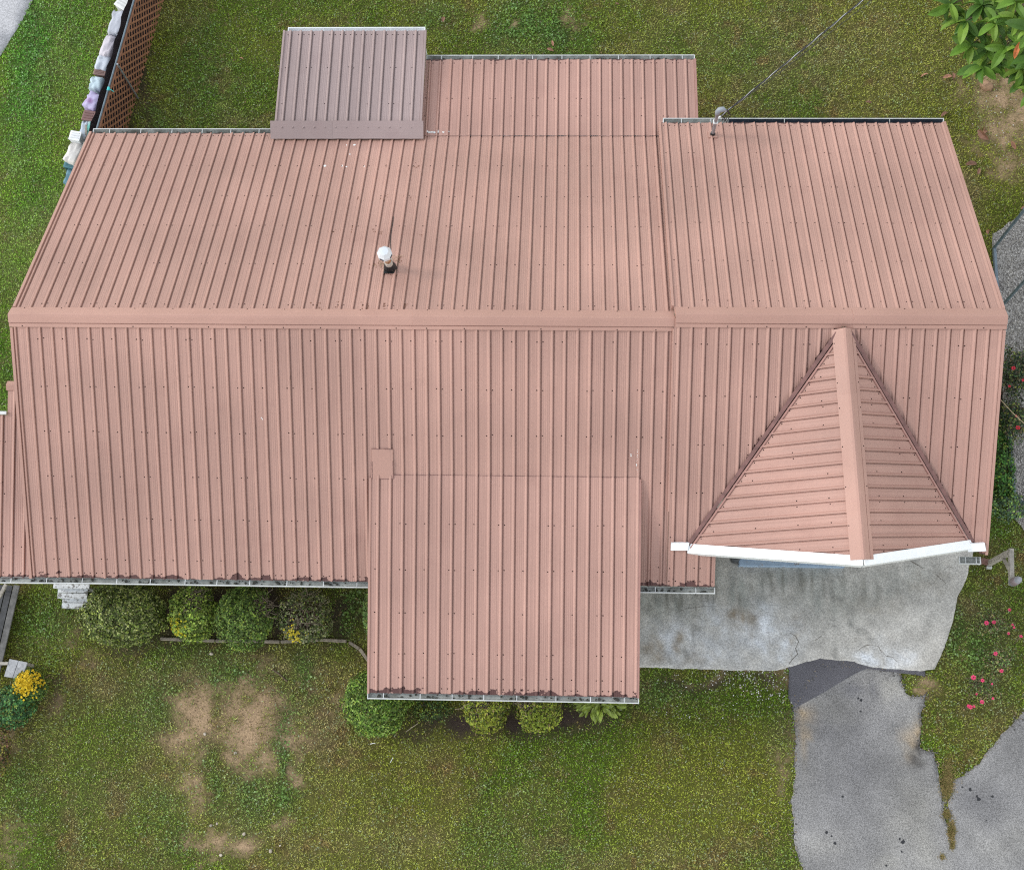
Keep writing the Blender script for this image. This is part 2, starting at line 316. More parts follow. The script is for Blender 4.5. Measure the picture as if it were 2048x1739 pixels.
def sheet(name, poly, z, res, colf, m, kind="structure"):
    poly = np.array(poly); lo, hi = poly.min(0), poly.max(0)
    X, Y = np.meshgrid(np.arange(lo[0]+res/2, hi[0], res), np.arange(lo[1]+res/2, hi[1], res)); X = X.ravel(); Y = Y.ravel()
    k = pip(X, Y, poly); pts = [Vector(p) for p in poly]+[Vector(p) for p in np.stack([X[k], Y[k]], -1)]
    n = len(poly); V, E, Fc, *_ = delaunay_2d_cdt(pts, [(i, (i+1) % n) for i in range(n)], [tuple(range(n))], 2, 1e-6)
    A = np.array([(v.x, v.y) for v in V]); T = np.array([f for f in Fc if len(f) == 3])
    sk = []                                                       # edge skirt so that the slab has a side
    co = np.concatenate([A, np.full((len(A), 1), z)], 1)
    bnd = {}
    for t in T:
        for i in range(3):
            e = (int(t[i]), int(t[(i+1) % 3])); bnd[e] = 1
    rim = [e for e in bnd if (e[1], e[0]) not in bnd]
    low = {}
    ex = []
    for a, b in rim:
        for q in (a, b):
            if q not in low: low[q] = len(co)+len(ex); ex.append((A[q][0], A[q][1], z-.14))
        sk += [(b, a, low[a]), (b, low[a], low[b])]
    allv = np.concatenate([co, np.array(ex)]); allf = np.concatenate([T, np.array(sk)])
    me = mesh_np(name, allv, allf, m, colf(allv[:, 0], allv[:, 1]))
    return tag(link(name, me), kind=kind)

def conc_col(x, y):
    px, py = toscreen(x, y); wx = px+(fbm(x, y, .5, 3)-.5)*60; wy = py+(fbm(x, y, .5, 4)-.5)*60
    c = np.empty(x.shape+(3,)); c[:] = (.455, .432, .395)
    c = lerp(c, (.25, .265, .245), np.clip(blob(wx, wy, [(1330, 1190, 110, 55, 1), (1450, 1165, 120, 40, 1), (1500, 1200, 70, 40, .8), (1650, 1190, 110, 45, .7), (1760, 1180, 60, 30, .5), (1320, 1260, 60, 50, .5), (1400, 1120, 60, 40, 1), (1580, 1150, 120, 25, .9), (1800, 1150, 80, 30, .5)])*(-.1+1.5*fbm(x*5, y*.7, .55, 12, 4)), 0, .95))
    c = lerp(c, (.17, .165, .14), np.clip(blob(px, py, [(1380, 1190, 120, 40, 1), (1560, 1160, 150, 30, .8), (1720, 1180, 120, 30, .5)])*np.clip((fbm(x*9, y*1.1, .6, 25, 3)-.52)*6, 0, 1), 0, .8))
    c = lerp(c, (.60, .62, .65), np.clip(blob(wx, wy, [(1345, 1275, 50, 40, 1), (1420, 1290, 80, 40, .7), (1480, 1270, 40, 40, .8), (1530, 1250, 36, 50, 1), (1560, 1290, 40, 40, 1), (1430, 1230, 30, 20, .6), (1735, 1312, 25, 18, 1.2), (1790, 1308, 30, 20, 1)])*(-.1+fbm(x, y, .16, 13, 4)*1.7), 0, .95))
    c = lerp(c, (.23, .18, .12), np.clip(blob(wx, wy, [(1310, 1290, 24, 30, .7), (1470, 1240, 14, 22, 1), (1500, 1245, 16, 20, .9), (1365, 1275, 12, 24, .9), (1590, 1280, 8, 30, .8), (1400, 1310, 20, 14, .5), (1850, 1165, 50, 26, .35), (1730, 1215, 60, 30, .3)])*(.0+1.5*fbm(x, y, .13, 14, 4)), 0, .85))
    c = lerp(c, (.2, .195, .18), np.clip((fbm(x, y, .16, 23, 4)-.60)*7, 0, 1)*np.clip((fbm(x, y, 1.2, 24)-.4)*4, 0, 1)*.6)
    return c*(.68+.64*fbm(x, y, .22, 15, 4))[..., None]
def asph_col(x, y):
    px, py = toscreen(x, y); wx = px+(fbm(x, y, .5, 3)-.5)*50; wy = py+(fbm(x, y, .5, 4)-.5)*50
    c = np.empty(x.shape+(3,)); c[:] = (.235, .226, .222)
    c = lerp(c, (.31, .295, .27), np.clip(blob(wx, wy, [(1780, 1370, 60, 30, 1), (1830, 1470, 30, 60, .7), (1830, 1650, 50, 80, .9), (1850, 1700, 40, 60, .8), (1660, 1420, 50, 20, .7), (1610, 1480, 20, 80, .5), (1780, 1720, 40, 20, .6), (1640, 1700, 50, 30, .4), (2000, 1690, 60, 40, .4)])*(.5+fbm(x, y, .4, 12)), 0, .85))
    c = lerp(c, (.15, .145, .155), np.clip(blob(wx, wy, [(1710, 1385, 26, 24, 1), (1745, 1375, 20, 26, .8), (1680, 1440, 60, 40, .5), (1700, 1540, 60, 90, .4), (1960, 1600, 50, 40, .4)])*(.5+fbm(x, y, .3, 13)), 0, .8))
    c = lerp(c, (.42, .29, .15), np.clip(blob(wx, wy, [(1612, 1440, 16, 22, 1), (1613, 1485, 6, 26, .9), (1832, 1470, 10, 22, .7), (1826, 1505, 8, 22, .6), (1815, 1465, 12, 10, .5)])*(.2+fbm(x, y, .16, 14)*1.1), 0, .75))
    c = lerp(c, (.045, .04, .038), np.clip(blob(wx, wy, [(1835, 1520, 10, 14, 1.1), (1848, 1455, 9, 40, 1.1), (1845, 1490, 12, 16, .9), (1588, 1440, 5, 40, .8)])*(.2+fbm(x, y, .16, 17)*1.1), 0, .9))
    return c*(.58+.84*fbm(x, y, .7, 15, 4))[..., None]
def flat_col(*rgb):
    return lambda x, y: np.array(rgb)[None]*(.8+.4*fbm(x, y, .3, 19))[..., None]
CONCM = mat("concrete", (1, 1, 1), .85, .3, attr="tint", var=.3, nsize=34, bump=.35, bsize=70)
ASPHM = mat("asphalt", (1, 1, 1), .9, .3, attr="tint", var=.5, nsize=55, bump=.8, bsize=60)
sheet("driveway", P_DRIVE, .012, .12, asph_col, ASPHM)
sheet("driveway_patch", P_PATCH, .018, .15, flat_col(.115, .11, .122), ASPHM)
sheet("concrete_apron", P_CONC, .05, .06, conc_col, CONCM)
sheet("road", P_ROAD, .01, .5, flat_col(.45, .44, .45), CONCM)
sheet("gravel_bed", P_GRAV, .012, .15, flat_col(.36, .335, .31), mat("gravel_base", (1, 1, 1), .9, .2, attr="tint", var=.5, nsize=40, bump=1., bsize=40))

crk = MB()
for pl_, w_ in (([(1578, 1265), (1590, 1272), (1596, 1284), (1590, 1296), (1594, 1308), (1584, 1318), (1578, 1328)], .018), ([(1716, 1300), (1726, 1292), (1740, 1290), (1756, 1293), (1763, 1304), (1772, 1312), (1784, 1314), (1792, 1322)], .016), ([(1820, 1122), (1834, 1130), (1846, 1138)], .02), ([(1872, 1150), (1882, 1158), (1890, 1166)], .012), ([(1350, 1225), (1380, 1216), (1410, 1213), (1430, 1214)], .010), ([(1630, 1280), (1636, 1276), (1642, 1271)], .018), ([(1886, 1140), (1895, 1133), (1905, 1136)], .012)):
    for a_, b_ in zip(pl_[:-1], pl_[1:]): crk.bar((*g(*a_), .0505), (*g(b_[0]+random.uniform(-1, 1), b_[1]+random.uniform(-1, 1)), .0505), w_*random.uniform(.25, .8), .004)
tag(crk.build("concrete_cracks", mat("crack_dirt", (.13, .11, .09), .9)), kind="stuff")
# oil spots on the asphalt
sp = MB()
for px, py, r in [(1722, 1400, .05), (1716, 1396, .03), (1721, 1422, .03), (1940, 1578, .05), (1957, 1597, .06), (1953, 1591, .035), (1984, 1592, .04), (1924, 1573, .03), (1806, 1682, .06), (1799, 1676, .035), (1670, 1685, .045), (1653, 1664, .04), (1663, 1671, .03), (1685, 1592, .035), (1803, 1702, .03), (1772, 1730, .03), (1699, 1366, .025), (1972, 1640, .02)]:
    sp.disc((*g(px, py), .0165), (0, 0, 1), r*.62, 10, 0, .4)
tag(sp.build("oil_spots", mat("oil", (.02, .02, .022), .35)), kind="stuff")

# ------------------------------------------------------------------ grass
HOLES = [P_CONC, P_PATCH, P_DRIVE, P_ROAD, P_GRAV]
FOOT = [(-9.6, 4.3), (7.3, 4.9), (7.3, 13.0), (-9.6, 13.0)]
def scatter(n):
    x = rng.uniform(-14.6, 11.8, n); y = rng.uniform(-2.6, 19.6, n); px, py = toscreen(x, y)
    k = (px > -60) & (px < 2110) & (py > -60) & (py < 1800) & ~pip(x, y, FOOT)
    for h in HOLES: k &= ~pip(x, y, h)
    return x[k], y[k]
x, y = scatter(1150000); b1, d1, m1 = field(x, y); px, py = toscreen(x, y)
dens = np.clip(1-d1*1.05, .06, 1)*np.clip(1-m1*1.05, .03, 1)*np.clip(.35+1.3*fbm(x, y, .16, 77), .2, 1)*.8
k = rng.random(len(x)) < dens; x, y, b1 = x[k], y[k], b1[k]; px = px[k]
n = len(x); ang = rng.uniform(0, 2*np.pi, n); lean = rng.uniform(.4, 1.4, n); ln = rng.uniform(.025, .065, n)*(.7+.6*fbm(x, y, .5, 78)); wd2 = rng.uniform(.006, .013, n)
dx, dy = np.cos(ang), np.sin(ang); z0 = np.full(n, -.008)
V = np.empty((n, 3, 3)); V[:, 0] = np.stack([x-dy*wd2, y+dx*wd2, z0], -1); V[:, 1] = np.stack([x+dy*wd2, y-dx*wd2, z0], -1)
V[:, 2] = np.stack([x+dx*np.sin(lean)*ln, y+dy*np.sin(lean)*ln, z0+np.cos(lean)*ln+.006], -1)
cc = b1*np.array((1.2, 1.25, 1.25))*(.5+1.5*rng.random(n)**1.5)[:, None]+np.where(rng.random(n) < .09, rng.uniform(.03, .12, n), 0.)[:, None]*np.array((1, 1.05, .7))
pale = rng.random(n) < .06; cc[pale] = np.array((.36, .40, .24))*rng.uniform(.6, 1.2, pale.sum())[:, None]  # leaf glints put into the colour as scattered pale blades
tan = rng.random(n) < .10+.5*d1[k]+.3*m1[k]; cc[tan] = np.array((.27, .205, .10))*rng.uniform(.7, 1.2, tan.sum())[:, None]
me = mesh_np("grass", V.reshape(-1, 3), np.arange(3*n).reshape(-1, 3), GRASSM, np.repeat(cc, 3, 0))
tag(link("grass", me), kind="stuff")
# clover leaves
x, y = scatter(330000); b1, d1, m1 = field(x, y)
px, py = toscreen(x, y); lush = np.clip(blob(px+(fbm(x, y, .5, 5)-.5)*50, py+(fbm(x, y, .5, 6)-.5)*50, LUSH), 0, 1)
dens = np.maximum(np.clip((fbm(x, y, .55, 81)-.5)*5, 0, 1)*.75, lush*1.3)*np.clip((fbm(x, y, .14, 82)-.35)*3, 0, 1)*np.clip(1-d1*.9, 0, 1)*np.clip(1-m1, 0.05, 1)
k = rng.random(len(x)) < dens; x, y, b1 = x[k], y[k], b1[k]; n = len(x)
r = rng.uniform(.010, .019, n)*(1+.5*lush[k]); z = rng.uniform(.02, .05, n); a0 = rng.uniform(0, 6.28, n); tx, ty = rng.normal(0, .4, n), rng.normal(0, .4, n)
V = np.empty((n, 5, 3))
for j in range(5):
    ox, oy = np.cos(a0+j*1.2566)*r, np.sin(a0+j*1.2566)*r; V[:, j] = np.stack([x+ox, y+oy, z+ox*tx+oy*ty], -1)
cc = (b1*.55+np.array((.04, .075, .026)))*rng.uniform(.6, 1.6, n)[:, None]; wh = rng.random(n) < .12; cc[wh] += np.array((.10, .12, .09))
me = mesh_np("clover", V.reshape(-1, 3), np.arange(5*n).reshape(-1, 5), GRASSM, np.repeat(cc, 5, 0))
tag(link("clover_leaves", me), kind="stuff")

# dry grass in the crack of the drive
x, y = [], []
for cx, cy, rx, ry, nn in [(1893, 1628, 8, 9, 400), (1902, 1660, 8, 22, 1200), (1904, 1688, 5, 10, 300), (1884, 1712, 6, 6, 120), (1893, 1570, 14, 26, 1500), (1895, 1540, 12, 20, 500)]:
    for q in range(nn):
        a = random.gauss(0, .45), random.gauss(0, .45); p = g(cx+a[0]*rx, cy+a[1]*ry); x.append(p[0]); y.append(p[1])
x = np.array(x); y = np.array(y); n = len(x); ang = rng.uniform(0, 6.28, n); lean = rng.uniform(.3, 1.2, n); ln = rng.uniform(.03, .08, n); dx, dy = np.cos(ang), np.sin(ang)
V = np.empty((n, 3, 3)); V[:, 0] = np.stack([x-dy*.005, y+dx*.005, np.full(n, .01)], -1); V[:, 1] = np.stack([x+dy*.005, y-dx*.005, np.full(n, .01)], -1); V[:, 2] = np.stack([x+dx*np.sin(lean)*ln, y+dy*np.sin(lean)*ln, .01+np.cos(lean)*ln], -1)
cc = np.where(rng.random(n)[:, None] < .5, np.array((.36, .26, .12)), np.array((.17, .16, .05)))*rng.uniform(.7, 1.2, n)[:, None]
tag(link("crack_grass", mesh_np("crack_grass", V.reshape(-1, 3), np.arange(3*n).reshape(-1, 3), GRASSM, np.repeat(cc, 3, 0))), kind="stuff")

# pebbles: octahedra
def pebbles(name, pts, rmin, rmax, cols, z):
    n = len(pts); P = np.array(pts); r = rng.uniform(rmin, rmax, n); base = np.array([(1, 0, 0), (0, 1, 0), (-1, 0, 0), (0, -1, 0), (0, 0, .7), (0, 0, -.5)])
    a = rng.uniform(0, 6.28, n); V = np.empty((n, 6, 3))
    for j in range(6):
        q = base[j]*(1+rng.uniform(-.3, .3, (n, 3))); xx = q[:, 0]*np.cos(a)-q[:, 1]*np.sin(a)*.8; yy = q[:, 0]*np.sin(a)+q[:, 1]*np.cos(a)*.8
        V[:, j] = np.stack([P[:, 0]+xx*r, P[:, 1]+yy*r, z+q[:, 2]*r], -1)
    T = np.array([(0, 1, 4), (1, 2, 4), (2, 3, 4), (3, 0, 4), (1, 0, 5), (2, 1, 5), (3, 2, 5), (0, 3, 5)]); Fc = (np.arange(n)[:, None, None]*6+T[None]).reshape(-1, 3)
    cc = np.array(cols)[rng.integers(0, len(cols), n)]*rng.uniform(.7, 1.2, n)[:, None]
    return tag(link(name, mesh_np(name, V.reshape(-1, 3), Fc, mat(name+"_stone", (1, 1, 1), .85, .3, attr="tint"), np.repeat(cc, 6, 0))), kind="stuff")
gp = [(rng.uniform(9.1, 12), rng.uniform(5.0, 13)) for _ in range(26000)]
gx = np.array(gp); gx = gx[pip(gx[:, 0], gx[:, 1], P_GRAV)]
pebbles("gravel", gx, .012, .03, [(.45, .42, .38), (.36, .335, .31), (.58, .55, .52), (.27, .25, .235)], .02)
wp = []
for _ in range(230):
    q = (random.gauss(1500, 70), 1338+abs(random.gauss(8, 22))) if random.random() < .6 else (random.gauss(1545, 30), random.gauss(1370, 20))
    wp.append(g(*q))
for _ in range(60): wp.append(g(random.uniform(1300, 1580), random.uniform(1345, 1440)))
for _ in range(90): wp.append(g(random.gauss(2020, 14), random.gauss(1015, 20)))
for _ in range(50): wp.append(g(random.gauss(2005, 30), random.gauss(230, 50)))
wp = np.array(wp); kk = np.ones(len(wp), bool)
for h in HOLES[:3]: kk &= ~pip(wp[:, 0], wp[:, 1], h)
pebbles("loose_pebbles", wp[kk], .008, .02, [(.62, .6, .57), (.5, .48, .45), (.7, .69, .66)], .02)

cx_, cy_ = scatter(260000); _, dd_, _ = field(cx_, cy_); kk = (dd_ > .3) & (rng.random(len(cx_)) < dd_*.35)
pebbles("soil_crumbs", np.stack([cx_[kk], cy_[kk]], -1), .005, .017, [(.33, .22, .13), (.24, .155, .09), (.42, .30, .19), (.15, .095, .055)], -.004)
ep = np.array(P_DRIVE); ep = ep[(ep[:, 0] < 9.5) & (ep[:, 1] > -1.8)]; ep = np.repeat(ep, 7, 0)+rng.normal(0, .035, (len(ep)*7, 2)); kk = rng.random(len(ep)) < np.clip(fbm(ep[:, 0], ep[:, 1], .4, 88)*2.2-.6, 0, 1)
pebbles("asphalt_crumbs", ep[kk], .008, .026, [(.15, .14, .135), (.22, .21, .2), (.09, .085, .08), (.3, .24, .16)], .012)

# ================================================================== THE HOUSE
YR = 8.25; P = .4762; TP, CP, SP = math.tan(P), math.cos(P), math.sin(P)
PN = .4782
YR2, ZR2, PN2 = 8.29, ZR+.1, .4576
XW, XM, XE = -10.06, 1.98, 7.77
XG, TG = 5.05, .745
house = thing("house", "single storey house under faded reddish brown ribbed metal roof", "house", (-1.2, 8.2, 0))
S1 = .2286; SR2 = .2275

def slope(name, top, xdir, ddir, x0, x1, phase, sp, ttop, tbot, m, tjoin=None, screws=True, per=4, rows=None, h=.024, minor=True, seg=.55, deckm=DECK):
    """one roof face. top: point on the line t = 0 at x = 0; xdir along the eave, ddir down the slope"""
    X = Vector(xdir).normalized(); D = Vector(ddir).normalized(); Nn = X.cross(D)
    if Nn.z < 0: Nn = -Nn
    T0 = Vector(top)
    def pos(x, t, hh): return T0+X*x+D*t+Nn*hh
    dk = MB(); kx = sorted(set([x0, x1]+[v for v in (tjoin or []) if x0 < v < x1]))
    for a, b in zip(kx[:-1], kx[1:]):
        e = 1e-4; q = [(a, ttop(a+e)), (b, ttop(b-e)), (b, tbot(b-e)-.012), (a, tbot(a+e)-.012)]
        if q[2][1]-q[1][1] < .002 and q[3][1]-q[0][1] < .002: continue
        dk.add([pos(u, t, -.036) for u, t in q]+[pos(u, t, -.07) for u, t in q], [(0, 1, 2, 3), (7, 6, 5, 4), (0, 4, 5, 1), (1, 5, 6, 2), (2, 6, 7, 3), (3, 7, 4, 0)])
    deck = dk.build(name, deckm, house)
    # profile breakpoints
    k0 = math.floor((x0-phase)/sp)-1; k1 = math.ceil((x1-phase)/sp)+1
    pan = {}
    scr = MB()
    for k in range(k0, k1+1):
        r = phase+k*sp; pts = [(r-.042, .0), (r-.010, h), (r+.006, h), (r+.010, h-.004), (r+.0115, -.019), (r+.033, -.021), (r+.037, .0)]  # the groove beside each rib is added to draw a dark shade line
        if minor:
            for f in ((.28, .43, .60, .76) if k % 2 else (.36, .68)):
                q = r+sp*f; pts += [(q-.010, 0), (q-.004, .0022), (q+.004, .0022), (q+.010, 0)]
        pan.setdefault((k-k0)//per, []).extend(pts)
    keys = sorted(pan)
    for i, kk in enumerate(keys):
        pts = pan[kk][:]
        if i+1 < len(keys): pts += [(a, b+.0012) for a, b in pan[keys[i+1]][:7]]   # the lap over the next panel
        pts = [(a, b+.0008*i % .002) for a, b in pts]
        ins = [q for q in pts if x0+1e-4 < q[0] < x1-1e-4]
        def hat(xv):
            for (a, ha), (b, hb) in zip(pts[:-1], pts[1:]):
                if a <= xv <= b: return ha+(hb-ha)*(xv-a)/(b-a+1e-9)
            return 0
        if pts[0][0] < x0 < pts[-1][0]: ins = [(x0, hat(x0))]+ins
        if pts[0][0] < x1 < pts[-1][0]: ins = ins+[(x1, hat(x1))]
        for v in (tjoin or []):
            if ins and ins[0][0] < v < ins[-1][0]: ins.append((v-1e-4, hat(v))); ins.append((v+1e-4, hat(v)))
        ins.sort()
        if len(ins) < 2: continue
        L = max(tbot(q[0])-ttop(q[0]) for q in ins)
        if L < .02: continue
        ns = max(1, int(L/seg)); vs = []; uv = []; fs = []
        for xv, hv in ins:
            a, b = ttop(xv), max(tbot(xv), ttop(xv)+.0005)
            for j in range(ns+1):
                t = a+(b-a)*j/ns
                wob = (float(vn(xv+i*3.1, t, .5, 5))-.5)*.0035
                vs.append(pos(xv, t, hv+wob+.003)); uv.append((xv, b-t))
        for a in range(len(ins)-1):
            for j in range(ns):
                fs.append((a*(ns+1)+j, (a+1)*(ns+1)+j, (a+1)*(ns+1)+j+1, a*(ns+1)+j+1))
        if Nn.dot((Vector(vs[fs[0][1]])-Vector(vs[fs[0][0]])).cross(Vector(vs[fs[0][2]])-Vector(vs[fs[0][1]]))) < 0: fs = [f[::-1] for f in fs]
        me = bpy.data.meshes.new("roof_panel"); me.from_pydata(vs, [], fs); me.materials.append(m)
        ul = me.uv_layers.new(name="UVMap")
        li = np.empty(len(me.loops), np.int32); me.loops.foreach_get("vertex_index", li); ul.data.foreach_set("uv", np.array(uv, np.float32)[li].ravel())
        link("roof_panel", me, deck)
    if screws:
        rw = rows or [.35+.86*q for q in range(9)]
        for k in range(k0, k1+1):
            r = phase+k*sp
            for ri, t in enumerate(rw):
                offs = (-.055, .055) if (k-k0) % per == 0 else ((-.055,) if (k-k0) % per == 2 else ())
                if random.random() < .12: offs = ()
                for o in offs:
                    xv = r+o
                    if x0+.03 < xv < x1-.03 and ttop(xv)+.06 < t < tbot(xv)-.02: scr.disc(pos(xv, t+random.gauss(0, .006), .004), Nn, .0125, 6, .008)
        for k in range(k0, k1+1):                                   # the eave row
            for o in (-.06, .06):
                xv = phase+k*sp+o
                if x0+.03 < xv < x1-.03 and random.random() < .6:
                    t = tbot(xv)-.1
                    if t > ttop(xv)+.1: scr.disc(pos(xv, t, .004), Nn, .0125, 6, .008)
        if scr.v: tag(scr.build("screws", SCREW, deck), kind="stuff")
    return deck, pos

cst = lambda v: (lambda x: v)
# main roof, front and back of the west part
LS = 4.99; LN = 5.776
deckS, posS = slope("roof_slope", (0, YR, ZR), (1, 0, 0), (0, -CP, -SP), XW, XM, -9.791, S1, cst(.05), cst(LS), ROOF, rows=[.42, 1.3, 2.15, 3.0, 3.82, 4.62])
deckN, posN = slope("roof_slope", (0, YR, ZR), (1, 0, 0), (0, math.cos(PN), -math.sin(PN)), XW, XM+.02, -9.779, S1, cst(.05), cst(LN), ROOFN, rows=[.34, 1.5, 2.65, 3.6, 4.62])
# east part, a hand higher
GA, GC = Vector((4.97, 8.13, 5.125)), Vector((5.21, 4.03, 4.60))           # ridge of the front gable, back and front end
GB = {-1: Vector((2.35, 4.48, 3.14)), 1: Vector((7.51, 4.61, 3.21))}          # feet of its two valleys
GU = (GC-GA).normalized(); GL = (GC-GA).length
def gd(side):
    d = GB[side]-GA; t = d-GU*d.dot(GU); return d.dot(GU), t.length, t.normalized()
def tval(x):
    b = GB[-1 if x < GA.x else 1]; return min((YR2-(GA.y+(b.y-GA.y)*abs(x-GA.x)/abs(b.x-GA.x)))/CP-.05, (YR2-4.43)/CP)
tb2 = lambda x: LS+.06 if x < 2.86 else tval(x)
deckS2, posS2 = slope("roof_slope", (0, YR2, ZR2), (1, 0, 0), (0, -CP, -SP), XM, XE, 7.53, SR2, cst(.05), tb2, ROOF, tjoin=[2.86, GA.x, 7.6], rows=[.5, 1.45, 2.35, 3.25, 4.1, 4.7])
deckN2, posN2 = slope("roof_slope", (0, YR2, ZR2), (1, 0, 0), (0, math.cos(PN2), -math.sin(PN2)), XM, XE+.02, 3.92, SR2, cst(.05), cst(5.84), ROOFN, rows=[.4, 1.5, 2.6, 3.7, 4.8])
# front gable: ribs run away from its own ridge
def gable(side, m):
    xb, tb_, D = gd(side); xb = min(xb, GL-.02)
    def tb(x): return max((tb_*x/xb if x <= xb else tb_*(GL-x)/(GL-xb))-.05, 0)
    return slope("roof_slope", GA, GU, D, .02, GL, .28, SR2*.95, lambda x: min(.03, tb(x)*.5), tb, m, tjoin=[xb], rows=[.5, 1.1, 1.9, 2.7])
gW, posGW = gable(-1, ROOFG)
gE, posGE = gable(1, ROOFG)
# front porch
ys0 = 5.66; zs0 = ZR-(YR-ys0)*TP+.012; yp1, zp1 = 1.77, 2.57
Lp = math.hypot(ys0-yp1, zs0-zp1); pd = Vector((0, yp1-ys0, zp1-zs0)).normalized()
deckP, posP = slope("roof_slope", (0, ys0, zs0), (1, 0, 0), pd, -3.53, 1.42, -9.791, S1, cst(0), cst(Lp), ROOF, rows=[.9, 1.75, 2.55, 3.3, 3.75])
# back wing
yb0 = YR+(LN-.1)*math.cos(PN); zb0 = ZR-(LN-.1)*math.sin(PN)+.012; yb1, zb1 = 15.24, 2.16
Lb = math.hypot(yb1-yb0, zb1-zb0); bd = Vector((0, yb1-yb0, zb1-zb0)).normalized()
deckB, posB = slope("roof_slope", (0, yb0, zb0), (1, 0, 0), bd, -3.02, 2.74, -9.779, S1, cst(0), cst(Lb), ROOFN, rows=[.5, .95])
# patio cover
zq0, zq1 = 2.58, 2.42; yq0, yq1 = 13.36, 15.78
Lq = math.hypot(yq1-yq0, zq1-zq0); qd = Vector((0, yq1-yq0, zq1-zq0)).normalized()
deckQ, posQ = slope("roof_slope", (0, yq0, zq0), (1, 0, 0), qd, -6.06, -3.04, -5.93, .2262, cst(0), cst(Lq), ROOFP, rows=[.6, 1.5], h=.03)
tag(deckQ, "newer purplish brown ribbed patio roof")
# low roof west of the house
yl0, zl0, yl1, zl1 = 7.3, 3.55, 3.8, 2.66
Ll = math.hypot(yl0-yl1, zl0-zl1); ld = Vector((0, yl1-yl0, zl1-zl0)).normalized()
deckL, posL = slope("roof_slope", (0, yl0, zl0), (1, 0, 0), ld, -12.2, XW+.04, -9.791, S1, lambda x: .02 if x > -10.62 else .5, cst(Ll), ROOF, tjoin=[-10.62], rows=[1., 2., 3.])

# ridge caps, valley flashing, trims
def capstrip(name, a, b, d1, d2, prof, m, parent=house, end=True):
    """prof: list of (side distance signed, height above the faces); d1/d2 down-slope directions of both faces"""
    a, b = Vector(a), Vector(b); mb = MB(); n = len(prof); k = max(1, int((b-a).length/.9)); d1 = Vector(d1).normalized(); d2 = Vector(d2).normalized()
    ax = (b-a).normalized(); n1 = ax.cross(d1); n1 = n1 if n1.z > 0 else -n1; n2 = ax.cross(d2); n2 = n2 if n2.z > 0 else -n2
    vs = []; uv = []
    for j in range(k+1):
        p = a+(b-a)*(j/k)
        for s, hh in prof:
            w = random.uniform(-.0022, .0022)
            vs.append(p+(d1*(-s) if s < 0 else d2*s)+((n1 if s < 0 else n2) if s else Vector((0, 0, 1)))*(hh+w)); uv.append((s, j*.9+1))
    fs = [(j*n+i, j*n+i+1, (j+1)*n+i+1, (j+1)*n+i) for j in range(k) for i in range(n-1)]
    me = bpy.data.meshes.new(name); v0, v1, v2 = vs[fs[0][0]], vs[fs[0][1]], vs[fs[0][2]]
    if (v1-v0).cross(v2-v1).z < 0: fs = [f[::-1] for f in fs]
    if end: fs += [tuple(range(n)), tuple(k*n+i for i in range(n))[::-1]]
    me.from_pydata(vs, [], fs); me.materials.append(m); ul = me.uv_layers.new(name="UVMap")
    li = np.empty(len(me.loops), np.int32); me.loops.foreach_get("vertex_index", li); ul.data.foreach_set("uv", np.array(uv, np.float32)[li].ravel())
    o = link(name, me, parent); w_ = prof[1][0]; q = MB(); t = .25
    while t < (b-a).length-.1:
        p = a+ax*(t+random.gauss(0, .01))
        q.disc(p+d1*(-w_-.022)+n1*(prof[1][1]+.002), n1, .0115, 6, .007)
        if random.random() < .85: q.disc(p+d2*(prof[-2][0]-.02)+n2*(prof[-2][1]+.002), n2, .0115, 6, .007)
        t += .686
    if q.v and (b-a).length > 1: tag(q.build("screws", SCREW, o), kind="stuff")
    return o
PROF = [(-.200, .004), (-.198, .034), (-.13, .040), (-.125, .050), (-.012, .062), (0, .068), (.012, .064), (.120, .053), (.122, .029), (.134, .029), (.137, .040), (.200, .037), (.203, .002)]
dS, dN = (0, -CP, -SP), (0, math.cos(PN), -math.sin(PN))
capstrip("ridge_cap", (XW-.06, YR, ZR), (-2.6, YR, ZR), dN, dS, PROF, CAPM)
capstrip("ridge_cap", (-2.72, YR, ZR+.004), (XM+.01, YR, ZR+.004), dN, dS, PROF, CAPM)
capstrip("ridge_cap", (XM+.02, YR2, ZR2), (XG+.12, YR2, ZR2), (0, math.cos(PN2), -math.sin(PN2)), dS, PROF, CAPM)
capstrip("ridge_cap", (XG+.08, YR2, ZR2+.004), (XE+.06, YR2, ZR2+.004), (0, math.cos(PN2), -math.sin(PN2)), dS, PROF, CAPM)
PROG = [(-.225, .006), (-.223, .026), (-.02, .046), (0, .050), (.02, .046), (.125, .036), (.127, .012), (.137, .012), (.14, .028), (.215, .026), (.218, .006)]
DW, DE = gd(-1)[2], gd(1)[2]; ez = Vector((0, 0, .012))
capstrip("ridge_cap", GA+GU*.07+ez, GA+GU*1.3+ez, DW, DE, PROG, CAPM)
capstrip("ridge_cap", GA+GU*1.24+ez*1.4, GC+GU*.005+ez*1.4, DW, DE, PROG, CAPM)
for side in (-1, 1):                                   # the two valleys
    mb = MB(); a = GA.lerp(GB[side], .04); b = GB[side].copy(); ax = (b-a).normalized(); perp = Vector((-ax.y, ax.x, 0)).normalized()*(-side)
    for off, w, dz in ((.02, .07, .026), (-.04, .018, .036)):
        mb.bar(a-perp*off+Vector((0, 0, dz)), b-perp*off+Vector((0, 0, dz)), w, .022)
    tag(mb.build("valley_flashing", RUSTD, house), "dark brown valley flashing")
    tr = MB(); tr.bar(a+perp*.05+Vector((0, 0, .036)), b+perp*.05+Vector((0, 0, .036)), .03, .034); tr.build("valley_trim", TRIM, house)

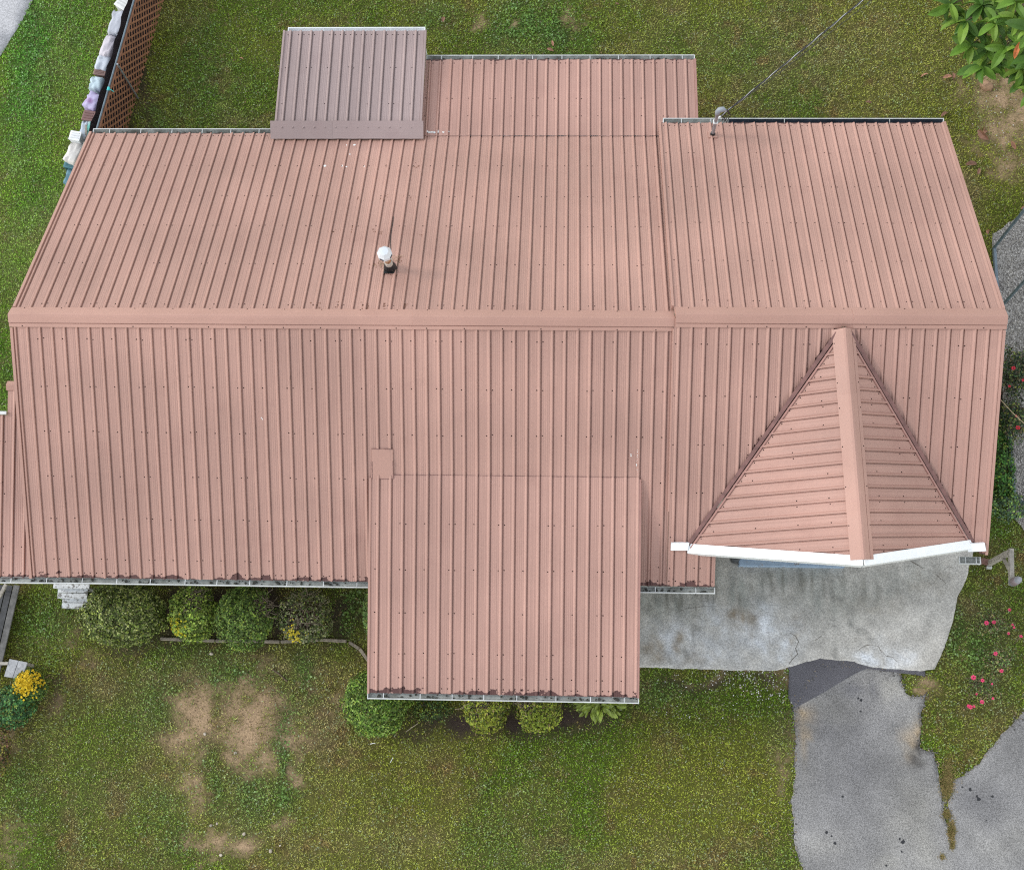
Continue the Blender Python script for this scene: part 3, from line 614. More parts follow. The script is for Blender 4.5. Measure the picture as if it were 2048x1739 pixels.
def trimbar(a, b, w=.05, hh=.1, m=TRIM, name="rake_trim"):
    t = MB(); t.bar(a, b, w, hh); return t.build(name, m, house)
def vz(v, dz): return Vector(v)+Vector((0, 0, dz))
trimbar(vz(posS(XW-.026, .2, 0), -.03), vz(posS(XW-.026, LS, 0), -.03), .05, .13, CAPM)
trimbar(vz(posN(XW-.026, .2, 0), -.03), vz(posN(XW-.026, LN, 0), -.03), .05, .13, CAPM)
trimbar(vz(posS2(XE+.026, .2, 0), -.03), vz(posS2(XE+.026, (YR2-4.43)/CP, 0), -.03), .05, .12, CAPM)
trimbar(vz(posN2(XE+.046, .2, 0), -.03), vz(posN2(XE+.046, 5.84, 0), -.03), .05, .12, CAPM)
trimbar(vz(posN2(XM-.02, .22, 0), -.02), vz(posN2(XM-.02, 5.84, 0), -.02), .045, .1, CAPM)
trimbar(vz(posS2(XM-.012, .22, 0), -.03), vz(posS2(XM-.012, 3.6, 0), -.03), .03, .07, CAPM)
trimbar(vz(posP(-3.53-.02, .05, 0), -.03), vz(posP(-3.53-.02, Lp, 0), -.03), .04, .1, CAPM)
trimbar(vz(posP(1.42+.02, .02, 0), -.035), vz(posP(1.42+.02, Lp, 0), -.035), .04, .11)
trimbar(vz(posB(2.74+.02, .02, 0), -.03), vz(posB(2.74+.02, Lb, 0), -.03), .04, .1)
trimbar(vz(posQ(-6.06-.02, .02, 0), -.02), vz(posQ(-6.06-.02, Lq, 0), -.02), .04, .1, ROOFP)
trimbar(vz(posQ(-3.04+.02, .02, 0), -.02), vz(posQ(-3.04+.02, Lq, 0), -.02), .04, .1, ROOFP)

# patio flashing: two overlapping flat sheets
for x0, x1, dz in ((-6.18, -4.82, 0), (-4.86, -2.96, .006)):
    A = [Vector((x0, 13.52, 2.64+dz)), Vector((x1, 13.52, 2.64+dz))]; n = 14; vs = []; fs = []
    for i in range(n+1):
        xx = x0+(x1-x0)*i/n
        for j in range(4):
            yy = 13.50-.34*j/3; zz = 2.648+dz-(13.50-yy)*.42+random.uniform(-.003, .005)
            zm = ZR-(yy-YR)*math.tan(PN)+.03
            vs.append((xx, yy, max(zz, zm)+random.uniform(0, .005)))
    for i in range(n):
        for j in range(3): fs.append((i*4+j, i*4+j+1, (i+1)*4+j+1, (i+1)*4+j))
    mb = MB(); mb.add(vs, fs); o = mb.build("wall_flashing", ROOFP, house, smooth=True)
    if not o.data.uv_layers: o.data.uv_layers.new(name="UVMap")
sb = MB()
for i in range(14): sb.disc((-6.07+i*.2265, 13.36+random.uniform(-.01, .01), 2.578), (0, 0, 1), .011, 6, .006)
tag(sb.build("screws", SCREW, house), kind="stuff")

# seams between roof pitches (dark lapped joints), patch sheet
def seam(pts, w, m, name):
    mb = MB()
    for a, b in zip(pts[:-1], pts[1:]): mb.bar(a, b, w*random.uniform(.5, 1.3), .004)
    return mb.build(name, m, house)
xsq = np.arange(-3.1, 1.44, .2286)
seam([posS(q, (YR-5.66)/CP-.005+random.uniform(-.004, .004), .012) for q in xsq], .014, RUSTD, "roof_seam")
seam([posN(q, LN-.1+random.uniform(-.006, .006), .015) for q in np.arange(-2.4, 2.0, .2286)], .022, mat("tar", (.06, .05, .05), .8, var=.5, nsize=12, col2=(.33, .2, .17), c2size=2.4, c2t=(.5, .6)), "roof_seam")
pm = MB(); t0, t1 = (YR-6.10)/CP, (YR-5.60)/CP
q = [posS(-3.51, t0, .026), posS(-3.12, t0, .03), posS(-3.12, t1, .034), posS(-3.51, t1, .03)]
pm.add(q+[v-Vector((0, 0, .02)) for v in q], [(0, 1, 2, 3)[::-1], (0, 1, 5, 4), (1, 2, 6, 5), (2, 3, 7, 6), (3, 0, 4, 7)])
o = pm.build("roof_patch", CAPM, house); o.data.uv_layers.new(name="UVMap"); tag(o, "square sheet metal patch")
sm = MB()
for a, b in ((0, 1), (1, 2), (2, 3), (3, 0)):
    for i in range(5):
        if random.random() < .75: sm.bar(q[a].lerp(q[b], i/5)+Vector((0, 0, .003)), q[a].lerp(q[b], (i+.9)/5)+Vector((0, 0, .003)), random.uniform(.006, .014), .004)
sm.build("sealant_line", RUSTD, house)["kind"] = "stuff"
# white sealant dabs and the rusted screw marks
ck = MB(); nN = Vector((0, math.sin(PN), math.cos(PN)))
def onN(px, py, hh=.004):
    d = CF+CR*((px-1024)/F)+CU*((869.5-py)/F); P0 = Vector((0, YR, ZR)); return CC+d*((P0-CC).dot(nN)/d.dot(nN))+nN*hh
for px, py, r in ((650, 332, .035), (686, 332, .035), (693, 334, .02), (730, 333, .03), (694, 291, .026), (709, 290, .026), (698, 280, .03), (697, 275, .03), (814, 276, .03), (700, 309, .018), (1200, 354, .012)): ck.disc(onN(px, py), nN, r, 9, .008, .3)
for i in range(16): px = 852+i*2.9; ck.disc(onN(px, 266+random.uniform(-1, 1.5), .042), nN, random.uniform(.028, .045), 8, .01, .4)
tag(ck.build("sealant_dabs", CAULK, house), kind="stuff")
rs = MB()
for px, py in ((776, 333), (833, 332), (718, 396), (764, 397), (771, 395), (823, 396), (659, 461), (669, 462), (705, 462), (752, 464), (762, 464), (792, 465), (845, 470), (627, 609), (637, 610), (677, 609), (726, 611), (737, 612), (770, 612), (811, 613), (739, 535), (744, 528), (750, 530), (757, 524), (762, 531), (800, 522), (797, 515), (768, 527), (790, 548), (781, 552), (775, 546)):
    for _ in range(5): rs.disc(onN(px+random.gauss(0, 2.2), py+random.gauss(0, 3), .0055), nN, random.uniform(.010, .026), 7, 0, .4)
tag(rs.build("rust_stains", mat("rust_stain", (.20, .09, .06), .75, var=.35, nsize=40), house), kind="stuff")
ckl = MB()
for pts in ([(787, 434), (786, 445), (784, 456), (782, 470), (781, 486), (782, 500)], [(797, 492), (795, 497), (794, 503), (795, 514)]): ckl.tube([onN(a, b, .008) for a, b in pts], .007, 5)
ckl.build("cracked_seam", BLACK, house)
fd = MB()                                                  # flakes and scratches on the front
for px, py in ((525, 838), (523, 835)):
    d = CF+CR*((px-1024)/F)+CU*((869.5-py)/F); nS = Vector((0, -SP, CP)); p0 = Vector((0, YR, ZR)); fd.disc(CC+d*((p0-CC).dot(nS)/d.dot(nS))+nS*.006, nS, .012, 6, .004)
nS2 = nS
for px, py, r in (*[(1274+random.uniform(-1.5, 2), 900+i*3.6+random.uniform(-2, 2), random.uniform(.004, .011)) for i in range(13)], (1262, 908, .014), (1262, 911, .012), (1352, 976, .014)):
    d = CF+CR*((px-1024)/F)+CU*((869.5-py)/F); fd.disc(CC+d*((p0-CC).dot(nS)/d.dot(nS))+nS*.03, nS, r, 7, .006, .4)
fd.build("sealant_dabs", CAULK, house)["kind"] = "stuff"

# walls: plain siding, set back under the eaves
wb = MB()
def wall(x0, y0, x1, y1, z1, th=.14): wb.bar((x0, y0, z1/2), (x1, y1, z1/2), th, z1)
wall(-9.7, 4.3, -3.3, 4.3, 2.66); wall(-9.7, 12.9, 7.4, 12.9, 2.35); wall(-9.7, 4.2, -9.7, 13, 2.3); wall(7.3, 5.6, 7.3, 13, 2.3)
wall(-3.2, 2.6, 1.1, 2.6, 2.5); wall(-3.2, 2.6, -3.2, 4.3, 2.5); wall(1.1, 2.6, 1.1, 5.6, 2.5); wall(1.1, 5.6, 7.3, 5.6, 2.6); wall(-2.8, 12.9, -2.8, 14.8, 2.1); wall(2.4, 12.9, 2.4, 14.8, 2.1); wall(-2.8, 14.8, 2.4, 14.8, 2.08)
for xx, yr, zr in ((-9.7, YR, ZR), (7.3, YR2, ZR2)):
    a = [(xx-.07, 4.3 if xx < 0 else 5.6, 2.3), (xx-.07, 12.9, 2.3), (xx-.07, yr, zr-.12), (xx+.07, 4.3 if xx < 0 else 5.6, 2.3), (xx+.07, 12.9, 2.3), (xx+.07, yr, zr-.12)]
    wb.add(a, [(0, 2, 1), (3, 4, 5), (0, 1, 4, 3), (1, 2, 5, 4), (2, 0, 3, 5)])
wb.build("wall", SIDING, house)
gwm = MB(); gwm.add([(2.95, 5.1, 2.6), (7.1, 5.1, 2.6), (5.15, 5.1, 4.5), (2.95, 5.2, 2.6), (7.1, 5.2, 2.6), (5.15, 5.2, 4.5)], [(0, 1, 2), (5, 4, 3), (0, 3, 4, 1), (1, 4, 5, 2), (2, 5, 3, 0)]); gwm.build("gable_wall", SIDING, house)
for xx in (-6.0, -3.1): tb_ = MB(); tb_.box((xx, 15.6, 1.18), .1, .1, 2.36); tb_.build("patio_post", WHITE, house)

# gutters
def gutter(a, b, out, w=.098, d=.1, inner=GUT, lip=GUTO, hang=.62, closeA=True, closeB=True, hm=GUTO):
    a, b, o = Vector(a), Vector(b), Vector(out); up = Vector((0, 0, 1)); ax = (b-a).normalized()
    prof = [(-.005, 0), (-.005, -d), (w*.7, -d), (w, -.03), (w, 0)]; mb = MB()
    pr2 = prof+[(p[0]-(.006 if p[0] > .05 else -.006), p[1]+(.006 if p[1] < -.05 else 0)) for p in prof[::-1]]
    n = len(pr2); vs = [p+o*u+up*v for p in (a, b) for u, v in pr2]
    mb.add(vs, [(i, (i+1) % n, n+(i+1) % n, n+i) for i in range(n)])
    gt_ = mb.build("gutter", inner, house)
    lp = MB(); lp.bar(a+o*(w+.006)+up*.0, b+o*(w+.006), .014, .03); lp.bar(a+o*(w+.004)+up*(-.045), b+o*(w+.004)+up*(-.045), .012, .07)
    if closeA: lp.bar(a+o*-.004+up*-.04, a+o*(w+.014)+up*-.04, .014, .1)
    if closeB: lp.bar(b+o*-.004+up*-.04, b+o*(w+.014)+up*-.04, .014, .1)
    lp.build("gutter_lip", lip, gt_)
    n = max(2, int((b-a).length/hang)); hb = None
    for i in range(n):
        p = a.lerp(b, (i+.5)/n)+ax*random.uniform(-.06, .06)
        h = MB(); h.bar(o*-.002+up*.006, o*(w+.004)+up*.006, .013, .006); me = None
        ob = h.build("gutter_hanger", hm, gt_); ob.location = p-WL[gt_.name]
    return gt_
def litter(gt, a, b, out, n, w=.09):
    mb = MB(); a, b, o = Vector(a), Vector(b), Vector(out)
    for _ in range(n):
        p = a.lerp(b, random.random())+o*random.uniform(.01, w)+Vector((0, 0, -.07)); mb.disc(p, (random.gauss(0, .3), random.gauss(0, .3), 1), random.uniform(.01, .035), 6, .01, .4)
    tag(mb.build("leaf_litter", mat("gutter_litter", (.06, .06, .05), .9, var=.4, nsize=30), gt), kind="stuff")
SO, NO = (0, -1, 0), (0, 1, 0)
yeS, zeS = YR-LS*CP, ZR-LS*SP-.015
for a, b, o, k in (((-12.2, yl1, zl1-.02), (-9.4, yeS, zeS), SO, (1, 0)), ((-9.4, yeS, zeS), (-3.56, yeS, zeS), SO, (0, 1)), ((1.44, yeS-.02, zeS), (2.87, yeS-.02, zeS), SO, (0, 1)), ((-3.56, yp1, zp1-.015), (1.45, yp1, zp1-.015), SO, (1, 1)),
                ((-10.04, YR+LN*math.cos(PN), ZR-LN*math.sin(PN)-.015), (-6.1, YR+LN*math.cos(PN), ZR-LN*math.sin(PN)-.015), NO, (1, 1)), ((-3.0, yb1, zb1-.015), (2.75, yb1, zb1-.015), NO, (1, 1))):
    gg = gutter(a, b, o, closeA=k[0], closeB=k[1]); litter(gg, a, b, o, int(12*(Vector(a)-Vector(b)).length))
gutter((-6.0, yq1, zq1-.02), (-3.04, yq1, zq1-.02), NO, .08, inner=WHITE, lip=WHITE, hang=1.)
y2, z2 = YR2+5.84*math.cos(PN2), ZR2-5.84*math.sin(PN2)-.015
gutter((XM+.06, y2, z2), (3.4, y2, z2), NO, .1, closeB=False); gutter((3.4, y2, z2), (XE+.04, y2, z2), NO, .1, inner=GUTD, closeA=False, hang=1.6, hm=GUT)
gutter((7.36, 4.40, 2.93), (7.74, 4.40, 2.93), SO, .12, hang=.2)
wf = MB(); wf.bar((-10.62, 6.84, 3.48), (-12.2, 6.84, 3.48), .06, .04); wf.build("white_flashing", GUTO, house)
ec = capstrip("ridge_cap", (-10.64, 7.36, 3.58), (-10.2, 7.36, 3.58), (0, .9, -.3), (0, -.97, -.24), [(-.1, 0), (-.09, .02), (0, .04), (.09, .02), (.1, 0)], CAPM)
# white fascia of the gable
for side in (-1, 1):
    a = GC.copy(); b = GB[side].copy(); D = gd(side)[2]; ax = (b-a).normalized(); nr = GU.cross(D); nr = nr if nr.z > 0 else -nr
    o = GU-ax*GU.dot(ax); o.normalize()
    f = MB(); n = 6; vs = []
    pf = [(-.06, .032), (.105, .028), (.113, .018), (.113, -.17), (.08, -.17), (.08, 0), (-.06, .006)]
    m_ = len(pf)
    for i in range(n+1):
        p = a.lerp(b, i/n)
        for u, v in pf: vs.append(p+o*u+(nr*v if v > -.05 else Vector((0, 0, v))))
    f.add(vs, [(i*m_+j, i*m_+(j+1) % m_, (i+1)*m_+(j+1) % m_, (i+1)*m_+j) for i in range(n) for j in range(m_)]+[tuple(range(m_)), tuple(n*m_+j for j in range(m_))])
    o2 = f.build("gable_fascia", WHITE, house)
    bm = bmesh.new(); bm.from_mesh(o2.data); bmesh.ops.recalc_face_normals(bm, faces=bm.faces); bm.to_mesh(o2.data); bm.free()
def onS2(px, py, hh):
    d = CF+CR*((px-1024)/F)+CU*((869.5-py)/F); p0 = Vector((0, YR2, ZR2)); return CC+d*((p0-CC).dot(nS)/d.dot(nS))+nS*hh
for c4 in ([(1342, 1083), (1378, 1083), (1375, 1098), (1341, 1098)], [(1934, 1085), (1967, 1083), (1970, 1099), (1934, 1101)]):
    v = [onS2(*q, .075) for q in c4]; f = MB(); f.add(v+[p-nS*.07 for p in v], [(3, 2, 1, 0), (0, 1, 5, 4), (1, 2, 6, 5), (2, 3, 7, 6), (3, 0, 4, 7)]); f.build("fascia_return", WHITE, house)

# roof vent (flue with octagonal cap)
B = onN(781, 537, 0)
vent = MB(); vent.add([B+Vector((a*.12, b*.13, -b*.13*math.tan(PN)+.028)) for a, b in ((-1, -1), (1, -1), (1, 1), (-1, 1))]+[B+Vector((a*.12, b*.13, -b*.13*math.tan(PN)+.005)) for a, b in ((-1, -1), (1, -1), (1, 1), (-1, 1))], [(0, 1, 2, 3), (0, 4, 5, 1), (1, 5, 6, 2), (2, 6, 7, 3), (3, 7, 4, 0)])
vent = vent.build("roof_vent", BLACK, house)
v = MB(); v.tube([B+Vector((0, 0, -.05)), B+Vector((0, 0, .12)), B+Vector((0, 0, .22))], [.13, .11, .075], 14); v.build("boot", BLACK, vent, smooth=False)
v = MB(); v.tube([B+Vector((0, 0, .18)), B+Vector((0, 0, .34))], .072, 14); v.tube([B+Vector((0, 0, .335)), B+Vector((0, 0, .36))], .082, 14); v.build("collar", mat("pale_metal", (.5, .46, .4), .5, var=.3, nsize=30), vent)
v = MB(); v.tube([B+Vector((0, 0, .34)), B+Vector((-.02, 0, .64))], .062, 14); v.build("flue_pipe", mat("rusty_pipe", (.32, .13, .05), .7, var=.4, nsize=25, col2=(.5, .36, .25), c2size=14), vent)
v = MB(); tp = B+Vector((-.02, .0, .60)); v.tube([tp, tp+Vector((0, 0, .05)), tp+Vector((0, 0, .13)), tp+Vector((0, 0, .22)), tp+Vector((0, 0, .225))], [.105, .14, .14, .085, .03], 8); v.build("vent_cap", mat("vent_white", (.58, .60, .63), .45, var=.08), vent)
for i in range(4):
    a = 2*math.pi*(2*i+1.5)/8; n_ = Vector((math.cos(a), math.sin(a), 0)); sl_ = MB(); sl_.box(tp+n_*.128+Vector((0, 0, .092)), .012, .075, .055, n_, (-n_.y, n_.x, 0)); sl_.build("vent_slot", GUTD, vent)
st_ = MB()
for _ in range(70):
    p = B+Vector((random.gauss(-.05, .12), random.gauss(.08, .09), 0)); p.z = ZR-(p.y-YR)*math.tan(PN)+.02+random.uniform(0, .03); q2 = p+Vector((random.gauss(0, .06), random.gauss(0, .06), random.uniform(0, .02))); st_.bar(p, q2, .005, .004)
tag(st_.build("nest_straw", mat("straw", (.3, .21, .12), .8), vent), kind="stuff")

# service mast
nN2 = Vector((0, math.sin(PN2), math.cos(PN2)))
d = CF+CR*((1425-1024)/F)+CU*((869.5-270)/F); p0 = Vector((0, YR2, ZR2)); MBs = CC+d*((p0-CC).dot(nN2)/d.dot(nN2))
mast = MB(); mast.add([MBs+Vector((a*.09, b*.1, -b*.1*math.tan(PN2)+.026)) for a, b in ((-1, -1), (1, -1), (1, 1), (-1, 1))]+[MBs+Vector((a*.09, b*.1, -b*.1*math.tan(PN2))) for a, b in ((-1, -1), (1, -1), (1, 1), (-1, 1))], [(0, 1, 2, 3), (0, 4, 5, 1), (1, 5, 6, 2), (2, 6, 7, 3), (3, 7, 4, 0)])
mast = mast.build("service_mast", CAPM, house); mast.data.uv_layers.new(name="UVMap")
v = MB(); v.tube([MBs+Vector((0, 0, -.1)), MBs+Vector((0, 0, .1))], [.07, .045], 12); v.build("boot", BLACK, mast)
v = MB(); v.tube([MBs+Vector((0, 0, 0)), MBs+Vector((0, 0, .86))], .036, 12); v.build("conduit", GALV, mast, smooth=False)
mt = MBs+Vector((0, 0, .86))
v = MB(); v.tube([mt+Vector((0, 0, -.05)), mt+Vector((.0, .01, .06)), mt+Vector((.03, .02, .12)), mt+Vector((.10, .02, .15)), mt+Vector((.15, .02, .10))], [.045, .054, .06, .052, .03], 12); v.build("weatherhead", mat("grey_cast", (.25, .27, .30), .45), mast, smooth=True)
v = MB(); v.tube([mt+Vector((0, .03, -.30)), mt+Vector((.1, .1, -.28))], .02, 8); v.bar(mt+Vector((-.05, 0, -.32)), mt+Vector((.05, 0, -.32)), .09, .03); v.build("insulator", CAULK, mast)
for q in range(3):
    a = mt+Vector((.13, .02+q*.012, .1)); b = mt+Vector((.12, .12, -.27)); c = mt+Vector((.14+.05*q, .07, -.40-.04*q)); v = MB(); v.tube([a, a+Vector((.07, .03, -.06)), a.lerp(c, .5)+Vector((.10, .03, 0)), c, c.lerp(b, .6)+Vector((.03, .02, -.03)), b], .008, 6); v.build("drip_loop", CABLE, mast)
A0 = mt+Vector((.1, .1, -.28)); A1 = at(1735, 0, 4.2); dirc = (A1-A0); far = A0+dirc*3.2; far.z += 1.0
pl = thing("power_line", "twisted overhead power cable running from roof mast over the lawn", "cable", A0)
def cabpt(t): p = A0.lerp(far, t); p.z -= 1.6*t*(1-t)*.4; return p
for q, (mm, r) in enumerate(((CABLEG, .007), (CABLE, .008), (CABLE, .008))):
    pts = []
    for i in range(420):
        t = i/419; a = t*130+q*2.094; pts.append(cabpt(t)+Vector((math.cos(a)*.012, math.sin(a)*.006, math.sin(a)*.010)))
    v = MB(); v.tube(pts, r, 5); v.build("cable_strand", mm, pl)
pole = thing("utility_pole", "brown wooden utility pole carrying the overhead cable", "utility pole", (far.x, far.y, 0))
v = MB(); v.tube([(far.x, far.y, 0), (far.x, far.y, far.z+.6)], [.16, .12], 12); v.build("pole", WOODG, pole)
v = MB(); v.tube([A0+Vector((.02, .05, -.06)), cabpt(.12)+Vector((.03, -.05, -.03)), cabpt(.3)+Vector((.05, -.08, -.05)), cabpt(.6)+Vector((.05, -.08, -.05)), far+Vector((0, 0, -.5))], .006, 5)
tag(v.build("phone_line", CABLE, None, A0), "thin black phone wire strung beside the twisted power cable", "cable")

# ================================================================== FENCE, STORED THINGS
fa, fb = Vector((*g(252, 268), 0)), Vector((*g(328, -2), 0)); fdv = (fb-fa).normalized(); fa = fa-fdv*1.2; fb = fb+fdv*2.2
FH = 1.38; FL = (fb-fa).length; up = Vector((0, 0, 1)); fn = Vector((fdv.y, -fdv.x, 0))
fence = thing("lattice_fence", "reddish brown diagonal lattice fence beside the back lawn", "fence", fa)
for layer, sgn in ((0, 1), (1, -1)):
    c0 = -FH if sgn > 0 else 0; c = c0
    while c < FL+(0 if sgn > 0 else FH):
        # slat: u = c + sgn*h
        h0, h1 = 0.03, FH-.03
        for _ in (0,):
            u0, u1 = c+sgn*h0, c+sgn*h1
            if sgn > 0:
                if u0 < 0: h0 = -c; u0 = 0
                if u1 > FL: h1 = FL-c; u1 = FL
            else:
                if u0 > FL: h0 = c-FL; u0 = FL
                if u1 < 0: h1 = c; u1 = 0
        if h1-h0 > .06:
            v = MB(); a = fa+fdv*u0+up*h0; b = fa+fdv*u1+up*h1; off = fn*(.006+.012*layer); v.bar(a+off, b+off, .043, .009, fn); v.build("slat", LATT, fence, a)
        c += .20
v = MB(); v.bar(fa+up*(FH+.0), fb+up*(FH+.0), .05, .02); v.build("rail", LATT, fence)
v = MB(); v.tube([fa+up*(FH+.035)-fn*.03, fb+up*(FH+.035)-fn*.03], .021, 10); v.build("pipe_rail", PIPE, fence)
for px, py in ((268, 196), (330, -60), (240, 330)):
    p = Vector((*g(px, py), 0)); u = (p-fa).dot(fdv); p = fa+fdv*u+fn*.05; v = MB(); v.tube([p, p+up*(FH+.12)], .022, 10); v.build("post", GALV, fence)
cy = mat("teal_tie", (.05, .5, .5), .5)
v = MB(); p = at(216, 178, FH+.03); p = fa+fdv*((p-fa).dot(fdv))+up*(FH+.03)-fn*.03; v.tube([p-fdv*.04, p+fdv*.04], .032, 8); v.tube([p, p+fn*.05-up*.02, p+fn*.09-up*.09], .012, 6); v.build("cord_tie", cy, fence)
# dark sheet behind the lattice, its near-black also standing in for shade there
v = MB(); n = 60; vs = []; fs = []
for i in range(n+1):
    u = FL*i/n
    for j in range(6):
        h = .02+(FH-.05)*j/5; w = -.10-.12*(j/5)+math.sin(u*9+j)*.02+random.uniform(-.01, .01); vs.append(fa+fdv*u+up*h+fn*w)
for i in range(n):
    for j in range(5): fs.append((i*6+j, (i+1)*6+j, (i+1)*6+j+1, i*6+j+1))
v.add(vs, fs); tag(v.build("dark_sheet", mat("dark_cloth", (.016, .012, .02), .8, var=.4, nsize=6), None, fa, True), "dark purple black sheet standing in for tarp and shade behind the lattice fence", "tarpaulin")

def cushion(name, label, cat, px, py, z, sx, sy, sz, rot, col, lump=.10, seed=0, rough_=.6, parts=None, col2=None):
    """a sagging covered bundle: subdivided box pushed round and creased"""
    if z > .45: sx *= 1.3; sy *= 1.22; lump *= .75
    top = at(px, py, z); c = Vector((top.x, top.y, 0)); bm = bmesh.new(); bmesh.ops.create_cube(bm, size=1); bmesh.ops.subdivide_edges(bm, edges=bm.edges[:], cuts=7, use_grid_fill=True)
    R = Matrix.Rotation(rot, 3, 'Z')
    for w in bm.verts:
        p = w.co*2; r = (abs(p.x)**9+abs(p.y)**9+abs(p.z)**9)**(1/9); q = p/r; nz = float(vn(q.x*2+seed*7+q.z, q.y*2+q.z*1.3, .55, seed+3))-.5; n2 = float(vn(q.x*5+seed*3, q.y*5+q.z*4, .5, seed+9))-.5
        q = q*(1+lump*nz*2+lump*.5*n2); w.co = R @ Vector((q.x*sx/2, q.y*sy/2, q.z*sz/2))+Vector((0, 0, sz/2))
    me = bpy.data.meshes.new(name); bm.to_mesh(me); bm.free(); me.polygons.foreach_set("use_smooth", [True]*len(me.polygons)); me.materials.append(mat(name+"_cover", col, rough_, var=.1, nsize=5, col2=col2, c2size=5))
    o = link(name, me, None, (c.x, c.y, max(0, z-sz))); return tag(o, label, cat, "things stored behind the lattice fence")
RT = math.radians(-10)
def bin_(label, px, py, z, sx, sy, sz, rot, col, lidcol, name="storage_bin", cat="bin"):
    sx *= 1.2; sy *= 1.15
    top = at(px, py, z); r = thing(name, label, cat, (top.x, top.y, z-sz), "things stored behind the lattice fence"); X = (math.cos(rot), math.sin(rot), 0); Y = (-math.sin(rot), math.cos(rot), 0)
    v = MB(); v.box((top.x, top.y, z-sz/2-.02), sx*.94, sy*.94, sz-.04, X, Y); o = v.build("body", mat("bin_body", col, .45, var=.08), r); bevel(o, .02)
    v = MB(); v.box((top.x, top.y, z-.02), sx, sy, .04, X, Y); o = v.build("lid", mat("bin_lid", lidcol, .45, var=.1), r); bevel(o, .012)
    v = MB(); Xv, Yv = Vector(X), Vector(Y); v.box(Vector((top.x, top.y, z+.006)), sx*.7, sy*.08, .012, X, Y); v.box(Vector((top.x, top.y, z+.006))+Yv*sy*.25, sx*.7, sy*.08, .012, X, Y); v.box(Vector((top.x, top.y, z+.006))-Yv*sy*.25, sx*.7, sy*.08, .012, X, Y); v.build("lid_rib", mat("bin_rib", tuple(q*.8 for q in lidcol), .5), r)
    return r
bin_("white ribbed plastic crate at the far end of the stored row", 247, 6, .95, .30, .26, .8, RT-.4, (.62, .62, .6), (.72, .72, .7), "storage_crate", "crate")
cushion("covered_chair", "white grey sheet draped over a chair next to white crate", "covered chair", 233, 42, .95, .26, .52, .95, RT, (.46, .47, .52), .11, 1)
cushion("covered_chair", "pale lilac grey sheet draped over the narrow chair", "covered chair", 214, 90, .9, .24, .46, .9, RT-.1, (.50, .46, .50), .12, 2)
cushion("covered_box", "pale bluish grey cover over a box before the brown board", "covered box", 204, 124, .85, .26, .32, .85, RT, (.46, .49, .55), .09, 3)
bin_("short brown box between two pale covered boxes", 199, 144, .8, .24, .13, .8, RT, (.18, .11, .09), (.22, .13, .11), "wooden_box", "box")
cushion("covered_box", "light blue cover over a box beside the teal tie", "covered box", 191, 165, .85, .24, .27, .85, RT, (.45, .55, .60), .10, 4)
cushion("lavender_bundle", "lavender sheet with purple folds tied into a bundle", "bundle", 184, 200, .9, .27, .36, .9, RT-.3, (.45, .40, .60), .13, 5, col2=(.22, .09, .25))
bin_("reddish brown and grey lidded box below the lavender bundle", 177, 231, .85, .24, .22, .85, RT, (.2, .2, .2), (.20, .10, .09), "wooden_box", "box")
cushion("teal_bag", "mint and white plastic bag slumped by the roof corner", "bag", 184, 256, .8, .22, .34, .8, RT, (.15, .52, .44), .12, 6, col2=(.62, .66, .68))
cushion("covered_box", "grey blue cover hanging over the box by the mint bag", "covered box", 168, 257, .8, .16, .36, .8, RT, (.45, .50, .57), .1, 16)
bin_("small bright white pail lid highest beside the roof edge", 150, 271, .9, .22, .2, .9, RT, (.7, .72, .74), (.78, .79, .8), "pail", "pail")
cushion("white_bag", "cream white bag hanging over the teal bin", "bag", 146, 302, .75, .24, .46, .75, RT-.2, (.60, .57, .54), .12, 7)
bin_("teal rimmed dark bin under the cream bag", 140, 330, .6, .25, .12, .6, RT, (.05, .14, .17), (.06, .17, .20))
cushion("blue_tarp", "crumpled steel blue tarp at the house corner", "tarpaulin", 141, 352, .5, .2, .34, .5, RT, (.10, .22, .28), .14, 8)
cushion("pale_sack", "pale blue grey sack against the roof edge", "sack", 139, 376, .4, .2, .34, .4, RT, (.38, .46, .54), .12, 9)
for (q0, q1) in (((172, 250), (173, 292)), ((170, 285), (158, 318))):
    v = MB(); v.bar(at(*q0, .95), at(*q1, .6), .05, .03); o = v.build("board", WOODG, None, at(*q0, .95)); tag(o, "thin weathered board leaning on the mint bag" if q0[0] == 172 else "weathered board lying behind the cream white bag", "board", "things stored behind the lattice fence")

# ================================================================== PLANTS
def leaves(P, Nr, size, cols, aspect=.55, fold=.25):
    """rhombic folded leaves: P positions (n,3), Nr normals (n,3)"""
    n = len(P); Nr = Nr/np.linalg.norm(Nr, axis=1, keepdims=True); t = rng.normal(size=(n, 3)); t -= Nr*(t*Nr).sum(1, keepdims=True); t /= np.linalg.norm(t, axis=1, keepdims=True); b = np.cross(Nr, t); s = size[:, None]
    V = np.empty((n, 4, 3)); V[:, 0] = P-t*s*.5; V[:, 1] = P+b*s*aspect*.5+Nr*s*fold*.3; V[:, 2] = P+t*s*.5-Nr*s*fold*.2; V[:, 3] = P-b*s*aspect*.5+Nr*s*fold*.3
    base = np.arange(n)[:, None]*4; Fc = np.concatenate([base+np.array([[0, 1, 2]]), base+np.array([[0, 2, 3]])])
    return V.reshape(-1, 3), Fc, np.repeat(cols, 4, 0)
